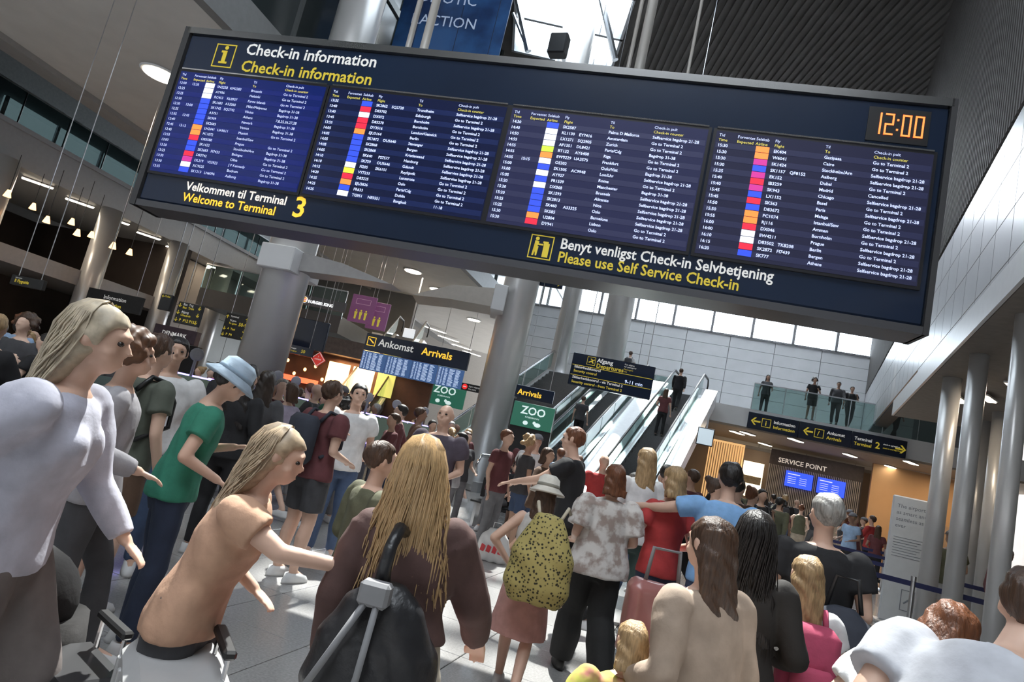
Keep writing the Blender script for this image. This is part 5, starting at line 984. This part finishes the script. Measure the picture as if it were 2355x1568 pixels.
# ---- crowd prototypes
VAR = []
for i, sp in enumerate((dict(legs='stand', arms=('down', 'down'), hair='short', top='tee', bottom='trousers'), dict(legs='walk', arms=('swing', 'swingb'), hair='short', top='long', bottom='trousers', w=1.1), dict(fem=True, legs='stand', arms=('bent', 'down'), hair='long', top='tee', bottom='trousers'),
                        dict(fem=True, legs='walk', arms=('down', 'strap'), hair='bob', top='blouse', bottom='skirt'), dict(legs='stand', arms=('phone', 'down'), hair='curly', top='tee', bottom='shorts'), dict(fem=True, legs='stand', arms=('hip', 'bent'), hair='bun', top='tank', bottom='trousers'),
                        dict(legs='walk2', arms=('strap', 'down'), hair='short', top='tee', bottom='trousers', pack=True, w=1.08), dict(fem=True, legs='walk2', arms=('down', 'swing'), hair='pony', top='long', bottom='trousers'), dict(legs='stand', arms=('bent', 'bent'), hair='short', hat='cap', top='tee', bottom='shorts', w=1.15), dict(legs='stand', arms=('down', 'hip'), hair='bald', top='long', bottom='trousers', w=1.15))):
    VAR.append((sp, person_meshes(sp, False, i)))
HW = {'short': 'short %s hair', 'long': 'long %s hair', 'bob': '%s bobbed hair', 'curly': 'curly %s hair', 'bun': '%s hair in a bun', 'pony': '%s ponytail', 'bald': 'shaved head'}
OBST = [o for o in C.objects if o.parent is None and o.name.split('.')[0] in ('column', 'checkin_kiosk', 'notice_totem', 'zoo_screen')]; TAKEN += [(1.2 + k * .5, 11.6 - k * .15) for k in range(-3, 4)]
USED = set(); rc = random.Random(21)
topk, botk, hairk = list(TOPC), list(BOTC), list(HAIRC)
def crowd(zone, n, x0, x1, ra, rb, group, z=0, hmin=1.62, hmax=1.84, variants=None, py=950, dark=False, face=None, mind=.6):
    placed = 0; tries = 0
    while placed < n and tries < n * 60:
        tries += 1; px = rc.uniform(x0, x1); r = rc.uniform(ra, rb); hz = 749.5 + .225 * px; p = at_r(px, hz, r)
        if any((p.x - c_.location.x) ** 2 + (p.y - c_.location.y) ** 2 < (.55 if c_.name[0] != 'c' or 'kiosk' in c_.name else .8) ** 2 for c_ in OBST): continue
        if any((p.x - a_) ** 2 + (p.y - b_) ** 2 < mind ** 2 for a_, b_ in TAKEN): continue
        vi = rc.choice(variants or range(len(VAR))); sp, P = VAR[vi]
        tk = rc.choice(['black', 'navy', 'charcoal', 'brown', 'olive', 'maroon'] if dark or rc.random() < .45 else topk); bk = rc.choice(botk); hk = rc.choice(['dark', 'dark', 'brown', 'brown', 'blond', 'grey', 'auburn'])
        key = (zone, vi, tk, hk)
        if key in USED: continue
        USED.add(key); TAKEN.append((p.x, p.y)); h = rc.uniform(hmin, hmax) * (.95 if sp.get('fem') else 1)
        hw = 'cap over short %s hair' % hk if sp.get('hat') else (HW[sp['hair']] % hk if '%s' in HW[sp['hair']] else HW[sp['hair']])
        gar = {'tee': 'T-shirt', 'long': 'jumper', 'blouse': 'blouse', 'tank': 'vest'}[sp['top']]; bot = {'trousers': 'trousers', 'shorts': 'shorts', 'skirt': 'skirt'}[sp['bottom']]
        lab = 'person with %s, %s %s%s%s' % (hw, tk, gar, ' and backpack' if sp.get('pack') else '', zone)
        lab = lab.replace('cap over short', 'cap and')
        cols = {'body': rc.choice(skins), 'top': cloth(tk, TOPC[tk]), 'bottom': cloth('b' + bk.replace(' ', ''), BOTC[bk]), 'hair': HM[hk], 'shoe': rc.choice((shoe_w, shoe_b)), 'hat': cloth('caps', (.2, .2, .22)), 'pack': cloth(rc.choice(('charcoal', 'navy', 'maroon')), TOPC['charcoal']), 'strap': black}
        put_person(P, lab, p.x, p.y, z, rc.uniform(0, 360) if face is None else face + rc.uniform(-40, 40), h, cols, group, 0, {'top': {'T-shirt': 'shirt', 'jumper': 'jumper', 'blouse': 'blouse', 'vest': 'vest'}[gar], 'bottom': bot}); placed += 1
crowd(' in the far left crowd', 34, -20, 400, 6.0, 15, 'crowd at the far left')
crowd(' left of the thick column', 12, 430, 640, 8.5, 17, 'crowd before the thick column')
crowd(' below the food stalls', 22, 640, 860, 8.6, 18, 'crowd below the food stalls')
crowd(' below the arrivals screens', 18, 860, 1080, 9.0, 18, 'crowd below the arrivals screens')
crowd(' near the escalator foot', 9, 1150, 1400, 8.2, 14.5, 'travellers near the escalators')
crowd(' right of the escalators', 15, 1440, 1760, 6.8, 14, 'throng right of the escalators')
crowd(' queueing at the service counter', 16, 1700, 1900, 15, 25, 'queue at the service counter', dark=True, face=17)
crowd(' before the warm orange wall', 9, 1930, 2080, 18, 23, 'people before the warm wall')
crowd(' among the right-hand columns', 4, 2150, 2330, 10, 16, 'people among the right columns', dark=True)
def on_mezz(zone, spots):
    for k, (s_, n_, vi, tk, lab) in enumerate(spots):
        q = off((12.5, 25.4), 17, n_, s_); sp, P = VAR[vi]
        cols = {'body': skins[3], 'top': cloth(tk, TOPC[tk]), 'bottom': cloth('bblack', BOTC['black']), 'hair': HM['dark'], 'shoe': shoe_b, 'pack': black, 'strap': black, 'hat': black}
        put_person(P, lab, q[0], q[1], 4.95, 197 + rc.uniform(-30, 30), 1.78, cols, 'onlookers on the mezzanine')
on_mezz('', ((-.35, .35, 4, 'black', 'dark figure leaning at the mezzanine rail, leftmost of the pair'), (.55, .4, 1, 'charcoal', 'dark figure at the mezzanine rail, right of the first'), (1.15, .9, 6, 'black', 'dark figure with a backpack standing back from the mezzanine rail'), (-2.0, 1.6, 2, 'navy', 'person in navy by the wooden door panel on the mezzanine'), (2.9, 1.2, 7, 'maroon', 'person with a ponytail at the right end of the mezzanine rail')))
for k, (u, off_, vi, tk, lab) in enumerate(((.78, .35, 1, 'black', 'person in a black jumper riding high on the right-hand escalator'), (.55, .35, 2, 'maroon', 'woman in maroon halfway up the right-hand escalator'), (.88, -2.0, 6, 'white', 'person with a backpack near the top of the middle escalator'), (.35, -2.0, 0, 'navy', 'person in navy low on the middle escalator'))):
    i = round(u * 26); q = off(EB, 25, i * 9.3 / 26 + .18, off_); sp, P = VAR[vi]
    put_person(P, lab, q[0], q[1], (i + 1) * 4.95 / 26 , 25, 1.72, {'body': skins[0], 'top': cloth(tk, TOPC[tk]), 'bottom': cloth('bblack', BOTC['black']), 'hair': HM['brown'], 'shoe': shoe_b, 'pack': cloth('navy', TOPC['navy']), 'strap': black}, 'escalator riders')
# ---- seating by the escalators
p = ground(1215, 1200); bn = thing('waiting_bench', 'black metal waiting bench behind the sun-hat wearer', 'bench', (1.2, 11.6, 0), 20)
MB().bev(-1.3, 1.3, -.25, .22, .42, .46, .01).build('seat', black, bn); MB().bev(-1.3, 1.3, .2, .24, .5, .85, .01).build('backrest', black, bn)
for x in (-1.2, 0, 1.2): MB().box(x - .025, x + .025, -.2, .2, 0, .42).build('leg', steel, bn)
ssp = dict(legs='sit', arms=('lap', 'lap'), hair='short', top='tee', bottom='trousers'); SP_ = person_meshes(ssp, False, 3); ssf = dict(fem=True, legs='sit', arms=('lap', 'phone'), hair='long', top='long', bottom='trousers'); SF_ = person_meshes(ssf, False, 4)
for k, (x, P, tk, bk, hk, lab) in enumerate(((-.85, SP_, 'black', 'grey', 'dark', 'person in black seated at the left end of the waiting bench'), (0, SF_, 'beige', 'blue jeans', 'blond', 'seated woman in beige top and blue jeans in the middle of the bench'), (.85, SP_, 'pale blue', 'black', 'brown', 'person in pale blue seated at the right end of the bench'))):
    q = off((1.2, 11.6), 20, 0, x); put_person(P, lab, q[0], q[1], -.40, 200, 1.74, {'body': skins[0], 'top': cloth(tk, TOPC[tk]), 'bottom': cloth('b' + bk.replace(' ', ''), BOTC[bk]), 'hair': HM[hk], 'shoe': shoe_w}, 'people seated on the bench')
x, y, _ = hpos(1158, 1150, 6.5); SB = thing('shopping_bag', 'white plastic shopping bag with a red print by the golden hair', 'bag', (x, y, .55), 10)
x, y, _ = hpos(1158, 1150, 9.0); SB.location = (x, y, .47)
SB.location.z = 0.0
link('pouch', remesh(MB().loft([(0, 0, 0, .2, .1), (0, 0, .15, .23, .12), (0, 0, .32, .19, .08), (0, 0, .42, .1, .03)], 18), .014, 2, .012, 5), SB).data.materials.append(mat('plastic_white', (.65, .65, .65), .35, var=.03))
mb = MB(); [mb.prism([(x - .035, .13), (x + .02, .12), (x + .035, .2), (x - .02, .22)], -.132, -.125) for x in (-.12, -.04, .04, .12)]; tag(mb, None) if False else mb.build('printed_pattern', mat('bag_red', (.5, .03, .04), .4), SB); MB().tube([(-.06, 0, .4), (-.05, 0, .5), (.05, 0, .5), (.06, 0, .4)], .006, 5).build('handle', MATS['plastic_white'], SB, True)
# ---- stroller and luggage at lower left
x, y, _ = hpos(95, 1180, 3.0); ST = thing('stroller', 'black pushchair with curved hood at the far left edge', 'stroller', (x, y, 0), 70); ST.scale = (.84, .84, .80)
hood = MB().ell((0, -.05, .82), (.24, .30, .26), 20, 12, lambda v: (v[0], v[1], max(v[2], .76))); hood.build('hood', cloth('pram', (.012, .011, .012)), ST, True)
MB().loft([(0, .05, .42, .17, .22), (0, .03, .55, .2, .3), (0, 0, .76, .22, .3)], 20, .7).build('seat', cloth('pram2', (.02, .018, .018)), ST, True)
for s_ in (-1, 1):
    MB().tube([(s_ * .24, .38, .12), (s_ * .24, -.1, .62), (s_ * .24, -.42, 1.02)], .014, 8).build('frame_bar', chrome, ST, True); MB().tube([(s_ * .24, -.34, .14), (s_ * .24, .02, .60)], .014, 8).build('frame_bar', chrome, ST, True)
    for yy, rr_ in ((.38, .11), (-.34, .14)):
        wv = MB().tube([(s_ * .24 - .02, yy, rr_), (s_ * .24 + .02, yy, rr_)], rr_, 24).build('wheel', black, ST); MB().tube([(s_ * .24 - .023, yy, rr_), (s_ * .24 + .023, yy, rr_)], rr_ * .62, 20).build('rim', steel, wv)
MB().tube([(-.24, -.42, 1.02), (.24, -.42, 1.02)], .018, 8).build('push_handle', black, ST, True)
def suitcase(label, px, py, r, yaw, m_, h=.62, w_=.42, d=.26, hh=.38):
    x, y, _ = hpos(px, py, r); t = thing('suitcase', label, 'suitcase', (x, y, 0), yaw)
    MB().bev(-w_ / 2, w_ / 2, -d / 2, d / 2, .05, .05 + h, .035).build('shell', m_, t, False)
    rb_ = MB()
    for i in range(5): rb_.bev(-w_ / 2 + .05 + i * (w_ - .1) / 4 - .012, -w_ / 2 + .05 + i * (w_ - .1) / 4 + .012, -d / 2 - .008, -d / 2 + .01, .1, h, .004)
    tag(rb_.build('ribs', m_, t), kind='stuff')
    for s_ in (-1, 1):
        for q in (-1, 1): MB().tube([(s_ * (w_ / 2 - .05) - .012, q * (d / 2 - .05), .03), (s_ * (w_ / 2 - .05) + .012, q * (d / 2 - .05), .03)], .03, 12).build('wheel', black, t)
        MB().tube([(s_ * .1, d / 2 - .04, .05 + h), (s_ * .1, d / 2 - .04,   .05 + h + hh)], .008, 6).build('handle_rod', chrome, t)
    MB().bev(-.12, .12, d / 2 - .06, d / 2 - .02, .05 + h + hh, .08 + h + hh, .008).build('handle', black, t); return t
suitcase('pale grey ribbed suitcase standing at lower left', 430, 1480, 2.3, 60, mat('case_grey', (.40, .40, .40), .4, var=.06, coat=.2), .66, .5, .3, .06)
suitcase('small black suitcase behind the peach T-shirt woman', 250, 1280, 2.7, 40, mat('case_black', (.02, .02, .022), .35, var=.1, coat=.2), .5, .38, .26, .1)
suitcase('silver trolley case trailing behind the girl with the pink backpack', 1960, 1400, 4.2, 20, mat('case_silver', (.33, .34, .35), .35, .3, var=.06), .6, .38)
suitcase('dark red suitcase at the feet of the golden-haired woman', 850, 1540, 2.5, 10, mat('case_red', (.30, .02, .03), .4, var=.1, coat=.2), .55, .4)
